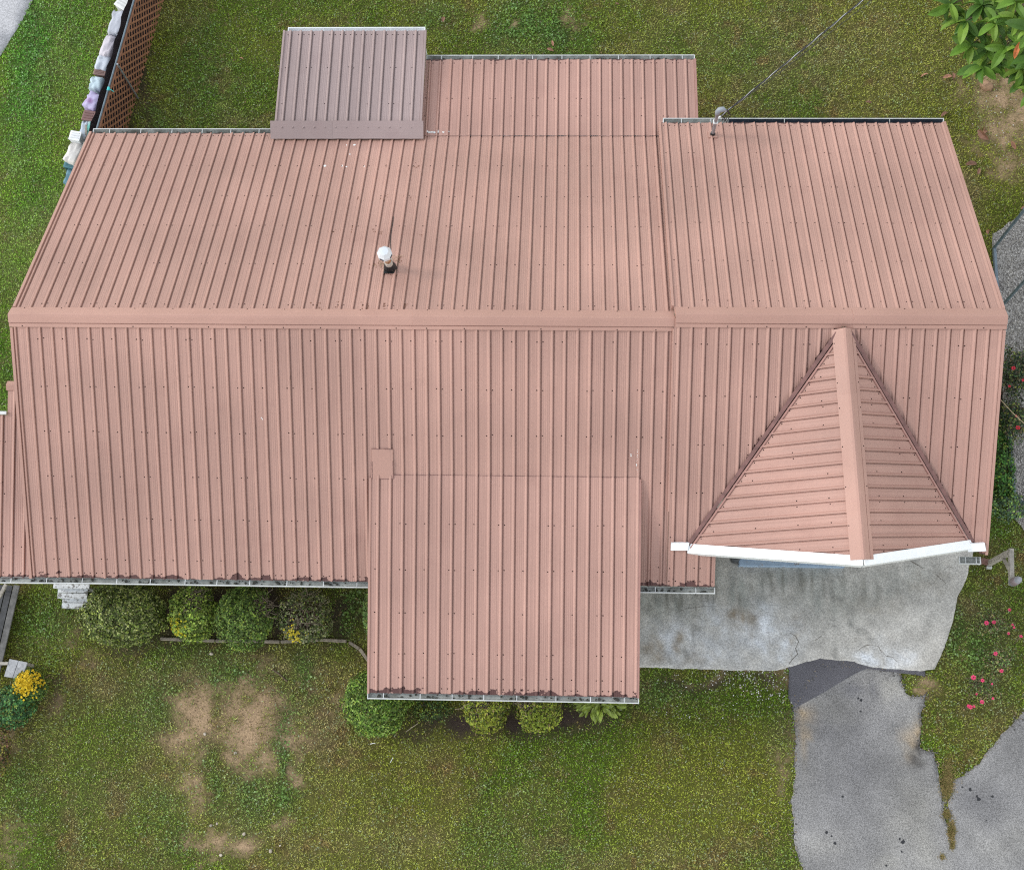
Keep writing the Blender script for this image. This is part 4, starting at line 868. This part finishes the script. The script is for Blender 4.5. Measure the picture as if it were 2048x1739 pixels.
def shrub(label, px, py, rx, ry, h, n, size, cols, z=0., name="shrub", cat="shrub", group=None, lump=.17, shell=.74, flowers=None, fcol=(.75, .52, .03), fsec=None, fn_=300, fsz=.045, stems=7, seed=0, bare=None, up_=.45):
    """px,py: the crown's centre seen from above, at half its height"""
    c = at(px, py, z+h*.5); root = thing(name, label, cat, (c.x, c.y, z), group)
    u = rng.normal(size=(n, 3)); u /= np.linalg.norm(u, axis=1, keepdims=True); u[:, 2] = np.where(u[:, 2] < -.55, -u[:, 2], u[:, 2])
    l = 1+lump*2*(vn(u[:, 0]*2+u[:, 2]*1.7+seed*5, u[:, 1]*2+seed*3+u[:, 2], .55, seed)-.5)+lump*.8*(vn(u[:, 0]*5+seed, u[:, 1]*5+u[:, 2]*4, .6, seed+1)-.5)
    rad = l*(shell+(1-shell)*rng.random(n)**.45)
    k = np.ones(n, bool)
    if bare:
        bx, by, br = bare; k = ~((np.hypot(u[:, 0]-bx, u[:, 1]-by) < br) & (rng.random(n) < .72))
    u, rad, l = u[k], rad[k], l[k]; n = len(u)
    Pn = np.stack([c.x+u[:, 0]*rx*rad, c.y+u[:, 1]*ry*rad, np.maximum(z+h*.5+u[:, 2]*h*.5*rad, z+.02)], -1)
    nr = u*np.array((1, 1, 1.2))+rng.normal(0, .42, (n, 3))+np.array((0, 0, up_))
    C = np.array(cols)[rng.integers(0, len(cols), n)]*(.4+2.2*rng.random(n)**1.4)[:, None]; hi = rng.random(n) < .12; C[hi] = C[hi]*.9+np.array((.15, .17, .02))
    C = C*(.7+.6*vn(Pn[:, 0], Pn[:, 1]+Pn[:, 2], .14, seed+2))[:, None]
    V, Fc, cc = leaves(Pn, nr, rng.uniform(.7, 1.3, n)*size, C)
    link("foliage", mesh_np("foliage", V-np.array((c.x, c.y, z)), Fc, LEAF, cc), root, (c.x, c.y, z))["kind"] = "stuff"
    for q in range(stems):
        a = random.uniform(0, 6.28); e = Vector((c.x+math.cos(a)*rx*.6, c.y+math.sin(a)*ry*.6, z+h*random.uniform(.6, .9))); v = MB(); s0 = Vector((c.x+math.cos(a)*.05, c.y+math.sin(a)*.05, z-.02)); v.tube([s0, s0.lerp(e, .5)+Vector((random.gauss(0, .04), random.gauss(0, .04), .05)), e], [.016, .011, .005], 5); v.build("stem", STEM, root)
    if bare:                                                        # grey twigs where the leaves are gone
        tw = MB()
        for q in range(110):
            a = random.uniform(0, 6.28); rr = random.random()**.5*bare[2]*1.05; ux, uy = bare[0]+math.cos(a)*rr, bare[1]+math.sin(a)*rr; r2 = ux*ux+uy*uy
            if r2 > .95: continue
            e = Vector((c.x+ux*rx, c.y+uy*ry, z+h*(.5+.5*math.sqrt(max(0, 1-r2))*random.uniform(.75, 1.02)))); s0 = e+Vector((random.gauss(0, .12), random.gauss(0, .12), -random.uniform(.08, .25))); tw.tube([s0, s0.lerp(e, .5)+Vector((random.gauss(0, .03), random.gauss(0, .03), 0)), e], [.007, .005, .003], 4)
        tag(tw.build("twigs", mat("bare_twig", (.24, .19, .14), .85, var=.3, nsize=20), root), kind="stuff")
    if fsec:
        ax, ay, ar = fsec; m = rng.normal(size=(fn_, 2))*ar*.5+np.array((ax, ay)); m = m[(m**2).sum(1) < .98]; zz = np.sqrt(np.maximum(0, 1-(m**2).sum(1)))
        Pn = np.stack([c.x+m[:, 0]*rx*1.04, c.y+m[:, 1]*ry*1.04, z+h*(.52+.52*zz)], -1); nr = rng.normal(0, .6, (len(m), 3))+np.array((0, 0, 1.))
        V, Fc, cc = leaves(Pn, nr, rng.uniform(.7, 1.3, len(m))*fsz, np.array(fcol)*rng.uniform(.7, 1.15, len(m))[:, None], .9, .2)
        link("yellow_leaves" if flowers == 'leaf' else "flowers", mesh_np("flowers", V-np.array((c.x, c.y, z)), Fc, LEAF, cc), root, (c.x, c.y, z))["kind"] = "stuff"
    return root
BOX = [(.055, .08, .014), (.085, .115, .022), (.13, .155, .045), (.04, .06, .012), (.19, .20, .08)]
DARK = [(.025, .05, .012), (.045, .08, .016), (.07, .10, .03), (.02, .04, .01)]
YG = [(.11, .15, .018), (.16, .19, .025), (.21, .22, .03), (.06, .09, .015), (.12, .09, .04)]
shrub("large rounded boxwood shrub beside the white wooden steps", 247, 1228, .86, .66, 1.3, 13000, .056, BOX, seed=1)
shrub("loose bright green shrub with yellow leaves on its front side", 388, 1226, .47, .60, 1.1, 5200, .062, [(.10, .16, .02), (.14, .20, .03), (.06, .10, .018), (.18, .22, .05)], seed=2, flowers='leaf', fsec=(-.5, -.6, .5), fn_=110, fcol=(.42, .38, .02), bare=(.15, .35, .5))
shrub("dense dark green clipped shrub in the middle of the front bed", 490, 1232, .60, .68, 1.3, 9500, .05, [(.045, .08, .014), (.065, .115, .018), (.10, .14, .035)], seed=3, bare=(.75, .25, .35))
shrub("sparse twiggy shrub with grey branches and yellow flower tuft", 610, 1232, .58, .55, 1.05, 4200, .052, [(.09, .10, .04), (.05, .08, .02), (.13, .13, .07)], seed=4, fsec=(-.25, -.8, .42), fn_=110, fcol=(.52, .42, .03), bare=(0., .1, .75), stems=12)
shrub("dark rounded boxwood shrub at the porch roof corner", 752, 1402, .66, .66, 1.15, 11000, .05, [(.045, .085, .012), (.065, .125, .016), (.085, .15, .02), (.13, .18, .045)], seed=5)
shrub("small yellow green bush under the porch gutter, nearer the boxwood", 972, 1418, .46, .48, .65, 3400, .055, YG, seed=6, fsec=(.1, -.6, .6), flowers='leaf', fn_=160, fcol=(.24, .27, .03), bare=(-.3, .4, .5), group="yellow green bushes along the porch")
shrub("small yellow green bush beside the broad leaved plant at porch", 1078, 1420, .46, .46, .65, 3600, .055, YG, seed=7, fsec=(.1, -.5, .7), flowers='leaf', fn_=200, fcol=(.22, .28, .03), bare=(-.5, .4, .4), group="yellow green bushes along the porch")
shrub("low ragged dark weeds between the boxwood and yellow bush", 858, 1412, .42, .32, .3, 900, .05, DARK, seed=8, name="weed_clump", cat="weeds", lump=.4, stems=3)
shrub("yellow flowering bush beside the grey wooden bench", 62, 1374, .33, .34, .75, 1900, .045, [(.05, .09, .02), (.03, .06, .015)], seed=9, fsec=(.1, .25, .85), fn_=430, fcol=(.66, .45, .02), fsz=.055, name="flowering_bush", cat="flowering bush")
shrub("dark green leafy shrub below the yellow flowering bush", 22, 1412, .50, .42, .7, 2600, .06, [(.02, .06, .018), (.03, .09, .022), (.05, .12, .04)], seed=10)
shrub("reddish dark shrub at the picture edge far below the bench", -8, 1500, .3, .55, .6, 1200, .055, [(.05, .06, .02), (.10, .05, .03), (.12, .10, .02)], seed=11)
shrub("dark ivy clump growing between roof edge and stored bins", 150, 345, .22, .34, .5, 900, .05, [(.015, .03, .012), (.03, .05, .02)], seed=12, name="ivy_clump", cat="ivy", stems=3)
shrub("low green weeds growing over the gravel bed edge", 2018, 1010, .42, .3, .35, 900, .06, [(.05, .09, .03), (.08, .14, .035), (.05, .09, .06)], seed=13, name="weed_clump", cat="weeds", lump=.4, stems=3)
shrub("dense grassy weeds between house wall and gravel edging", 2003, 920, .25, .9, .3, 2200, .06, [(.03, .09, .015), (.05, .12, .02), (.02, .05, .01)], seed=14, name="weed_clump", cat="weeds", lump=.4, stems=3)
shrub("small green weed sprig behind the porch roof corner", 738, 1222, .12, .45, .4, 500, .07, [(.09, .16, .04), (.14, .2, .06)], seed=15, name="weed_clump", cat="weeds", stems=3)

# broad leaved plant under the porch
def blade(L, W, nseg, droop, col, fold=.15):
    vs, fs, = [], []
    for i in range(nseg+1):
        t = i/nseg; w = W*math.sin(math.pi*min(1, t*.86+.09))**.8*(1 if t < .99 else .05); xx = L*t*(1-.12*droop*t); zz = L*(.25*t-droop*t*t*.6)
        vs += [(xx, -w/2, zz+fold*w), (xx, 0, zz), (xx, w/2, zz+fold*w)]
    for i in range(nseg):
        a = i*3; fs += [(a, a+1, a+4, a+3), (a+1, a+2, a+5, a+4)]
    return vs, fs
hc = at(1200, 1415, .1); hp = thing("broad_leaf_plant", "broad leaved yellow green plant under the porch gutter end", "plant", (hc.x, hc.y, 0))
lv, lf = blade(.3, .12, 5, .7, None); HM = mat("hosta_leaf", (.2, .26, .03), .45, var=.2, nsize=8, rand=.35)
hme = bpy.data.meshes.new("leaf"); hme.from_pydata(lv, [], lf); hme.materials.append(HM)
for i in range(110):
    a = random.uniform(0, 6.28); r = random.random()**.6; o = link("leaf", hme, hp, (hc.x+math.cos(a)*.42*r, hc.y+.05+math.sin(a)*.20*r, .05+.22*(1-r*.5)+random.uniform(0, .06))); o.rotation_euler = (random.gauss(0, .25), random.uniform(-.5, .15), a+random.gauss(0, .35)); k = random.uniform(.4, .7); o.scale = (k, k, k)

# big leaved magnolia at the corner
TC = Vector((11.2, 17.6, 0)); tree = thing("magnolia_tree", "big leaved magnolia tree with glossy light green leaf whorls", "tree", TC)
v = MB(); v.tube([TC+Vector((0, 0, -.1)), TC+Vector((.05, .02, 1.4)), TC+Vector((-.05, 0, 3.0)), TC+Vector((0, .05, 4.3))], [.14, .11, .08, .04], 10); v.build("trunk", STEM, tree)
MLG = [mat("magnolia_leaf", cq, .5, .22, var=.2, nsize=6, rand=.25) for cq in ((.09, .175, .02), (.14, .23, .03), (.055, .12, .016))]
lms = []
for L, W, dr in ((.58, .21, .6), (.52, .19, .85), (.45, .16, .4)):
    lv, lf = blade(L, W, 7, dr, None, .22)
    for mm in MLG:
        me = bpy.data.meshes.new("leaf"); me.from_pydata(lv, [], lf); me.materials.append(mm); lms.append(me)
tips = []
for px, py, z in ((1900, 10, 3.4), (1932, 42, 3.3), (1940, 92, 3.0), (1990, 48, 3.7), (1965, 135, 2.7), (2010, 95, 3.4), (2040, 140, 2.9), (2032, 40, 4.0), (2045, 92, 3.6), (1962, 12, 3.6), (2030, 5, 4.1), (2062, 60, 4.2), (2075, 120, 3.7), (1915, -30, 3.3), (1990, -25, 4.0), (2060, -30, 4.3), (2070, 185, 2.8), (2050, 160, 2.6), (1975, 95, 2.9), (2000, 125, 2.6), (1955, 65, 3.0), (2015, 65, 3.2), (1985, 20, 3.2), (2040, 110, 3.0)): tips.append(at(px, py, z))
for q in range(2):
    a = q*1.05+.3; tips.append(TC+Vector((math.cos(a)*1.5+.6, math.sin(a)*1.4+.5, random.uniform(2.6, 4.4))))
nl = 0
for tpt in tips:
    b0 = TC+Vector((0, 0, min(4.0, tpt.z*.75))); v = MB(); md = b0.lerp(tpt, .55)+Vector((0, 0, .12)); v.tube([b0, md, tpt], [.035, .022, .010], 6); v.build("branch", STEM, tree)
    k = random.choice((9, 10, 10)); a0 = random.uniform(0, 6.28)
    for i in range(k):
        if nl >= 290: break
        nl += 1; o = link("leaf", random.choice(lms), tree, tpt+Vector((0, 0, random.uniform(-.03, .03)))); o.rotation_euler = (random.gauss(0, .5), random.uniform(-.2, .6), a0+i*2.399+random.gauss(0, .15)); s = random.uniform(.66, 1.02)*(.75 if i > 7 else 1); o.scale = (s, s, s)
cv, cf = [], []                                   # the rest of the crown, away from the picture
lvv, lff = blade(.5, .22, 5, .5, None, .22); lvv = np.array(lvv)
for q in range(46):
    a = random.uniform(0, 6.28); rr = random.uniform(.5, 2.1); tpt = TC+Vector((math.cos(a)*rr+.5, math.sin(a)*rr+.4, random.uniform(2.4, 5.0)))
    if rr > 1.0: v = MB(); v.tube([TC+Vector((0, 0, min(4.0, tpt.z*.75))), TC.lerp(tpt, .5)+Vector((0, 0, tpt.z*.42)), tpt], [.03, .02, .008], 5); v.build("branch", STEM, tree)
    for i in range(10):
        Rm = Matrix.Rotation(i*2.399+a, 3, 'Z') @ Matrix.Rotation(random.uniform(-.15, .5), 3, 'Y') @ Matrix.Rotation(random.gauss(0, .35), 3, 'X'); b0 = len(cv); k = random.uniform(.7, 1.05)
        cv += [tuple(Rm @ Vector(p)*k+tpt) for p in lvv]; cf += [tuple(b0+j for j in f) for f in lff]
v = MB(); v.v, v.f = cv, cf
hid = v.build("crown", MLG[0], tree); hid["kind"] = "stuff"
dl = link("leaf", bpy.data.meshes["leaf"].copy(), tree, at(2040, 85, 3.8)); dl.data = lms[0].copy(); dl.data.materials.clear(); dl.data.materials.append(mat("browned_leaf", (.45, .13, .03), .6, var=.3, nsize=12)); dl.rotation_euler = (.3, .5, 4.4); dl.scale = (.6, .5, .6); tag(dl, "withered orange brown leaf")

# rose bushes
ROSE = [mat("rose_red", (.62, .02, .05), .55, var=.15, nsize=30), mat("rose_pink", (.70, .05, .16), .55, var=.15, nsize=30)]
def rose_mesh(m, r):
    v = MB()
    for ring, (n, rr, zz, tl) in enumerate(((6, 1., 0, .5), (5, .62, .3, .9), (3, .3, .5, 1.2))):
        for i in range(n):
            a = 2*math.pi*i/n+ring*.5; c = Vector((math.cos(a), math.sin(a), 0)); p = c*rr*r*.55+Vector((0, 0, zz*r)); s = Vector((-c.y, c.x, 0)); e = c*rr*r+Vector((0, 0, (zz+tl*.35)*r)); v.add([p-c*r*.3*rr, p+s*r*.42*rr, e, p-s*r*.42*rr], [(0, 1, 2, 3)])
    me = bpy.data.meshes.new("rose_flower"); me.from_pydata(v.v, [], v.f); me.materials.append(m); return me
RM = [rose_mesh(ROSE[0], .05), rose_mesh(ROSE[1], .048)]
def roses(root, pts, z, kind):
    for px, py, s in pts:
        p = at(px, py, z); o = link("flower", RM[kind], root, p); o.rotation_euler = (random.gauss(0, .25), random.gauss(0, .25), random.uniform(0, 6)); o.scale = (s, s, s)
        v = MB(); v.tube([p+Vector((0, 0, -.02)), p+Vector((random.gauss(0, .05), random.gauss(0, .05), -z+.03))], .006, 5); v.build("stem", STEM, root)
r1 = shrub("dark red rose bush hugging the east wall, upper one", 2032, 745, .42, .55, .8, 3000, .05, [(.02, .045, .018), (.035, .06, .022), (.07, .055, .03), (.02, .03, .015)], seed=21, name="rose_bush", cat="rose bush", lump=.4, shell=.3, group="rose bushes beside the east wall"); roses(r1, [(2027, 736, 1), (2019, 772, .6), (2000, 787, .5), (2046, 760, .7)], .8, 0)
r2 = shrub("dark red rose bush hugging the east wall, lower one", 2026, 838, .36, .5, .7, 2400, .05, [(.02, .045, .018), (.035, .06, .022), (.08, .06, .035)], seed=22, name="rose_bush", cat="rose bush", lump=.4, shell=.3, group="rose bushes beside the east wall"); roses(r2, [(2032, 832, .7), (2036, 855, 1.1)], .7, 0)
v = MB(); v.tube([at(2002, 800, .8), at(2025, 825, .9), at(2050, 848, .8)], .008, 5); v.build("bare_cane", mat("cane", (.42, .33, .2), .7), r2)
for lab, px, py, rx, ry, pts, sd in (("sparse pink rose bush nearest the leaning lamp post", 1985, 1245, .42, .3, [(2019, 1219, .8), (1973, 1245, 1.1), (1988, 1244, 1.), (2025, 1249, .6), (2028, 1254, .6), (2017, 1266, .7), (2042, 1272, .8)], 23),
                                     ("sparse pink rose bush with two blooms further down the strip", 2000, 1318, .34, .28, [(1991, 1306, 1.), (2003, 1341, .9)], 24),
                                     ("sparse pink rose bush closest to the asphalt drive", 1962, 1372, .46, .42, [(1947, 1354, 1.2), (1965, 1360, .9), (1964, 1403, 1.), (1941, 1413, 1.), (1937, 1411, .8), (1948, 1412, .7), (1953, 1387, .6), (1986, 1396, .6), (1984, 1367, .5)], 25)):
    r3 = shrub(lab, px, py, rx, ry, .45, 700, .042, [(.06, .10, .03), (.10, .12, .05), (.12, .085, .05)], seed=sd, name="rose_bush", cat="rose bush", lump=.5, shell=.2, group="sparse rose bushes in the side strip"); roses(r3, pts, .45, 1)

# ================================================================== SMALL THINGS ROUND THE HOUSE
# metal fence posts and gravel edging on the east
for (bx, by), (ex, ey), lab in (((1987, 497), (2048, 452), "blue grey metal post at the gravel corner, upper one"), ((1998, 618), (2048, 590), "blue grey metal post leaning up past the house ridge end")):
    b = Vector((*g(bx, by), 0)); r = thing("metal_post", lab, "post", b, "blue grey metal posts by the gravel"); v = MB(); v.tube([b-Vector((0, 0, .1)), b+Vector((0, 0, 2.0))], .034, 10); v.build("pipe", PIPE, r); v = MB(); v.tube([b+Vector((0, 0, 2.0)), b+Vector((0, 0, 2.02)), b+Vector((0, 0, 2.05))], [.042, .042, .015], 10); v.build("post_cap", PIPE, r)
ed = thing("gravel_edging", "blue grey edging strip along the gravel bed", "edging", (*g(1990, 560), 0))
for seq in ([(1987, 497), (1991, 560), (1996, 618), (2001, 660)], [(2006, 830), (2013, 850), (2019, 920), (2026, 985), (2032, 1000)], [(2024, 1003), (2052, 1006)]):
    for a, b in zip(seq[:-1], seq[1:]):
        v = MB(); v.bar(Vector((*g(*a), .04)), Vector((*g(*b), .04)), .055, .12); v.build("edging_strip", mat("edging", (.16, .20, .24), .7, var=.25, nsize=10), ed)
# wooden arm post with urn lamp
pb = Vector((*g(1977, 1127), 0)); post = thing("lamp_post", "weathered wooden post with side arm carrying a grey lamp", "lamp post", pb)
th_ = 1.35
v = MB(); v.box(pb+Vector((0, 0, th_/2)), .10, .10, th_); bevel(v.build("post", WOODG, post), .006, 1)
ptop = pb+Vector((0, 0, th_-.02)); arm_e = at(2022, 1198, th_); arm_d = (arm_e-ptop); arm_d.z = 0; arm_d.normalize()
v = MB(); v.bar(ptop-arm_d*.06+Vector((0, 0, .06)), ptop+arm_d*.66+Vector((0, 0, .06)), .09, .10); bevel(v.build("arm", WOODG, post), .006, 1)
v = MB(); v.bar(ptop+Vector((0, 0, -.42))+arm_d*.03, ptop+arm_d*.40+Vector((0, 0, .02)), .05, .05); v.build("brace", WOODG, post)
lb = ptop+arm_d*.62+Vector((0, 0, .11)); lm = mat("mauve_grey_metal", (.24, .19, .20), .5, var=.15, nsize=14)
v = MB(); v.tube([lb, lb+Vector((0, 0, .03))], .075, 14); v.build("lamp_base", GALV, post)
lbd = MB(); lbd.tube([lb+Vector((0, 0, .03)), lb+Vector((0, 0, .10)), lb+Vector((0, 0, .26)), lb+Vector((0, 0, .32))], [.05, .085, .08, .06], 14); lbd = lbd.build("lamp_body", lm, post, smooth=True)
v = MB(); v.tube([lb+Vector((0, 0, .32)), lb+Vector((0, 0, .345)), lb+Vector((0, 0, .42)), lb+Vector((0, 0, .44))], [.072, .072, .05, .03], 14); v.build("lamp_cap", mat("grey_cap", (.3, .3, .33), .5), post)
rk = cushion("brown_rock", "small brown stone at the foot of the lamp post", "stone", 1972, 1122, .12, .24, .12, .12, -.2, (.16, .08, .06), .2, 31); del rk["group"]
rk = cushion("pale_rock", "pale rounded stone beside the lamp post foot", "stone", 1979, 1134, .06, .10, .06, .06, 0, (.5, .5, .47), .15, 32); del rk["group"]

# wooden steps by the front bed
st0 = at(145, 1190, .3); steps = thing("wooden_steps", "white peeling wooden steps below the front gutter", "steps", (st0.x, st0.y, 0))
for (x0, x1, y0, y1), z in (((106, 180, 1156, 1176), .54), ((114, 176, 1174, 1196), .36), ((123, 176, 1193, 1216), .18)):
    a, b = at(x0, y1, z), at(x1, y0, z); v = MB(); ym = (a.y+b.y)/2; dp = (b.y-a.y)/2
    v.box(((a.x+b.x)/2, ym-dp/2, z-.02), b.x-a.x, dp-.012, .04); v.box(((a.x+b.x)/2, ym+dp/2, z-.018), b.x-a.x, dp-.012, .04); tr = v.build("tread", WOODW, steps)
    v = MB(); v.box(((a.x+b.x)/2, a.y+.03, z/2-.02), b.x-a.x-.04, .03, z-.04); v.build("riser", WOODW, steps)
# dark boardwalk
bw = thing("boardwalk", "dark weathered plank walkway at the left of the front lawn", "boardwalk", (*g(10, 1240), 0))
for i in range(6):
    a = at(-36+i*14, 1170 if i > 1 else 1165, .22); b = at(-76+i*14, 1345, .22); v = MB(); v.bar(a, b, .125, .04); v.build("plank", WOODD if i < 5 else mat("grey_plank", (.12, .115, .11), .8, var=.4, nsize=8), bw)
v = MB(); v.bar(at(-30, 1190, .12), at(30, 1190, .12), .08, .14); v.bar(at(-60, 1310, .12), at(0, 1310, .12), .08, .14); v.build("joist", WOODD, bw)
for (a, b) in (((12, 1168, .9), (-2, 1195, .9)),):
    v = MB(); v.bar(at(*a), at(*b), .06, .05); v.tube([at(6, 1180, .22), at(6, 1180, .9)], .025, 6); o = v.build("handrail", WOODG, bw)
# bench
bz = .42; q1, q2, q3, q4 = at(19, 1317, bz), at(55, 1324, bz), at(42, 1358, bz), at(8, 1352, bz); bc = (q1+q2+q3+q4)/4
bench = thing("wooden_bench", "small grey two plank wooden bench beside yellow flowers", "bench", (bc.x, bc.y, 0))
for s0, s1 in ((0., .485), (.515, 1.)):
    a, b, c, d = q1.lerp(q2, s0), q1.lerp(q2, s1), q4.lerp(q3, s1), q4.lerp(q3, s0); v = MB(); v.add([a, b, c, d]+[w-Vector((0, 0, .045)) for w in (a, b, c, d)], [(3, 2, 1, 0), (4, 5, 6, 7), (0, 1, 5, 4), (1, 2, 6, 5), (2, 3, 7, 6), (3, 0, 4, 7)]); v.build("plank", mat("silver_wood", (.36, .36, .37), .8, var=.25, nsize=18), bench)
for q in (q1, q2, q3, q4):
    p = q.lerp(bc, .22); v = MB(); v.box((p.x, p.y, bz/2-.025), .06, .06, bz-.05); v.build("leg", WOODG, bench)
v = MB(); v.bar(at(-20, 1327, .4), at(17, 1326, .4), .06, .06); v.build("stretcher", WOODG, bench)
TIMB = mat("old_timber", (.25, .21, .16), .85, var=.4, nsize=9, bump=.5, bsize=50)
# garden edging timbers
ge = thing("garden_edging", "weathered grey timber edging around the front shrub bed", "edging", (*g(560, 1282), 0))
for a, b in (((322, 1277), (430, 1281)), ((432, 1281), (560, 1283)), ((562, 1283), (640, 1279)), ((640, 1279), (694, 1282)), ((699, 1284), (719, 1297)), ((720, 1297), (738, 1322))):
    v = MB(); v.bar(Vector((*g(*a), .015)), Vector((*g(*b), .03)), .065, .09); bevel(v.build("timber", TIMB, ge), .012, 1)
# pale blue doorstep in front of the garage wall
c1, c2 = at(1478, 1130, .2), at(1690, 1137, .2); v = MB(); v.box(((c1.x+c2.x)/2, c1.y+.2, .11), c2.x-c1.x, .42, .2); o = v.build("concrete_step", BLUEP, None, ((c1.x+c2.x)/2, c1.y+.2, 0)); bevel(o, .012, 2); tag(o, "pale blue painted concrete step under the gable fascia", "step")
v = MB(); c1 = at(1469, 1118, .05); v.tube([c1+Vector((0, 0, 0)), c1+Vector((0, 0, .24)), c1+Vector((0, 0, .26))], [.09, .10, .06], 12); tag(v.build("plant_pot", mat("dark_pot", (.05, .055, .06), .6), None, c1), "small dark pot left of the pale blue step", "pot")

# stones and leaves on the lawn
def rock(px, py, r, lab, seed):
    p = g(px, py); bm = bmesh.new(); bmesh.ops.create_icosphere(bm, subdivisions=2, radius=1)
    for w in bm.verts:
        k = 1+.45*(float(vn(w.co.x*2+seed*5, w.co.y*2+w.co.z*2, .8, seed))-.5); w.co = Vector((w.co.x*r*k, w.co.y*r*k*.8, w.co.z*r*k*.6))
    me = bpy.data.meshes.new("stone"); bm.to_mesh(me); bm.free(); me.materials.append(STONEM); o = link("stone", me, None, (p[0], p[1], r*.25)); o.rotation_euler.z = seed; return tag(o, lab, "stone", "stones on the front lawn")
for i, (px, py, r, lab) in enumerate(((471, 1505, .055, "pale stone at the lower rim of the large dirt patch"), (410, 1467, .055, "tan stone between the two bare dirt patches"), (423, 1307, .06, "tan stone just below the front bed edging"), (488, 1667, .055, "pale stone right of the lowest bare dirt patch"), (541, 1701, .06, "largest pale stone near the bottom of the lawn"), (442, 1709, .055, "bright pale stone below the lowest dirt patch"), (422, 1650, .05, "stone above the lowest dirt patch, left of a small hollow"), (434, 1646, .04, "small dark stone touching the hollow in the lawn"), (1481, 1374, .04, "pinkish pebble on the lawn below the concrete apron"), (560, 1690, .03, "tiny pale stone right of the largest pale stone"))): rock(px, py, r*.7, lab, i+1)
wdm = rock(1972, 173, .15, "large tan round stone on bare soil under the magnolia", 15); wdm.data.materials[0] = mat("tan_stone", (.28, .17, .10), .8, var=.25, nsize=14); wdm["group"] = "stones under the magnolia"
lv, lf = blade(.36, .15, 6, .5, None, .3); dlm = bpy.data.meshes.new("fallen_leaf"); dlm.from_pydata(lv, [], lf); dlm.materials.append(DRYL)
for i, (px, py, s, lab) in enumerate(((1955, 262, 1., "brown curled leaf left of the pebbly bare soil"), (1965, 268, .8, "brown leaf lying against the curled leaf by bare soil"), (1952, 330, .8, "narrow brown leaf on grass right of the roof corner"), (1958, 338, .5, "small brown leaf touching the narrow brown leaf"), (1975, 470, .5, "brown leaf fragment by the upper metal post"), (2040, 420, .8, "dark brown leaf at the picture edge above the metal post"), (1742, 208, .4, "small pinkish brown leaf on the lawn above the east roof"), (1882, 236, .7, "dark brown leaf behind the roof corner gutter"), (1855, 150, .6, "long brown leaf at the left end of the bare soil"), (1885, 158, .6, "brown leaf in the middle of the bare soil strip"), (1905, 148, .5, "curled brown leaf near the magnolia edge"), (888, 37, .6, "reddish brown leaf beside the bare dirt spot behind house"), (1094, 100, .5, "dark brown leaf at the back wing gutter"), (1104, 84, .4, "pale pinkish leaf just above the back wing gutter"), (938, 118, .3, "small brown leaf at the patio roof corner"), (639, 3, .5, "dark leaf at the top edge behind the patio roof"), (1940, 120, .5, "grey brown leaf close under the magnolia leaves"), (1915, 72, .4, "small tan leaf at the magnolia shade edge"), (480, 118, .3, "small dark leaf on the lawn left of patio roof"), (1995, 130, .6, "tan leaf beside the large round stone"), (2030, 300, .6, "brown leaf on the pebbly bare soil near edge"), (1238, 12, .3, "tiny tan leaf on the back lawn near the top"), (1267, 1410, .35, "orange leaf by the porch gutter end"))):
    p = g(px, py); o = link("fallen_leaf", dlm, None, (p[0], p[1], .05)); o.rotation_euler = (random.gauss(0, .5), random.gauss(.1, .3), random.uniform(0, 6.28)); o.scale = (s, s, s); tag(o, lab, "leaf", "fallen leaves on the lawn")
for i, (a, b, w, lab, m) in enumerate((((741, 1487), (751, 1486), .016, "short white stick lying on the lawn below the boxwood", CAULK), ((781, 1524), (786, 1514), .012, "thin pale twig on the lawn below the boxwood", CAULK), ((812, 1463), (836, 1446), .014, "long tan stick beside the porch boxwood", mat("stick", (.4, .33, .24), .8)), ((545, 1338), (575, 1362), .03, "dark crooked branch lying above the large dirt patch", STEM))):
    p, q = Vector((*g(*a), .03)), Vector((*g(*b), .035)); v = MB(); v.tube([p, p.lerp(q, .5)+Vector((.01, .01, .008)), q], w/2, 6); tag(v.build("stick", m, None, p), lab, "stick", "sticks on the front lawn")
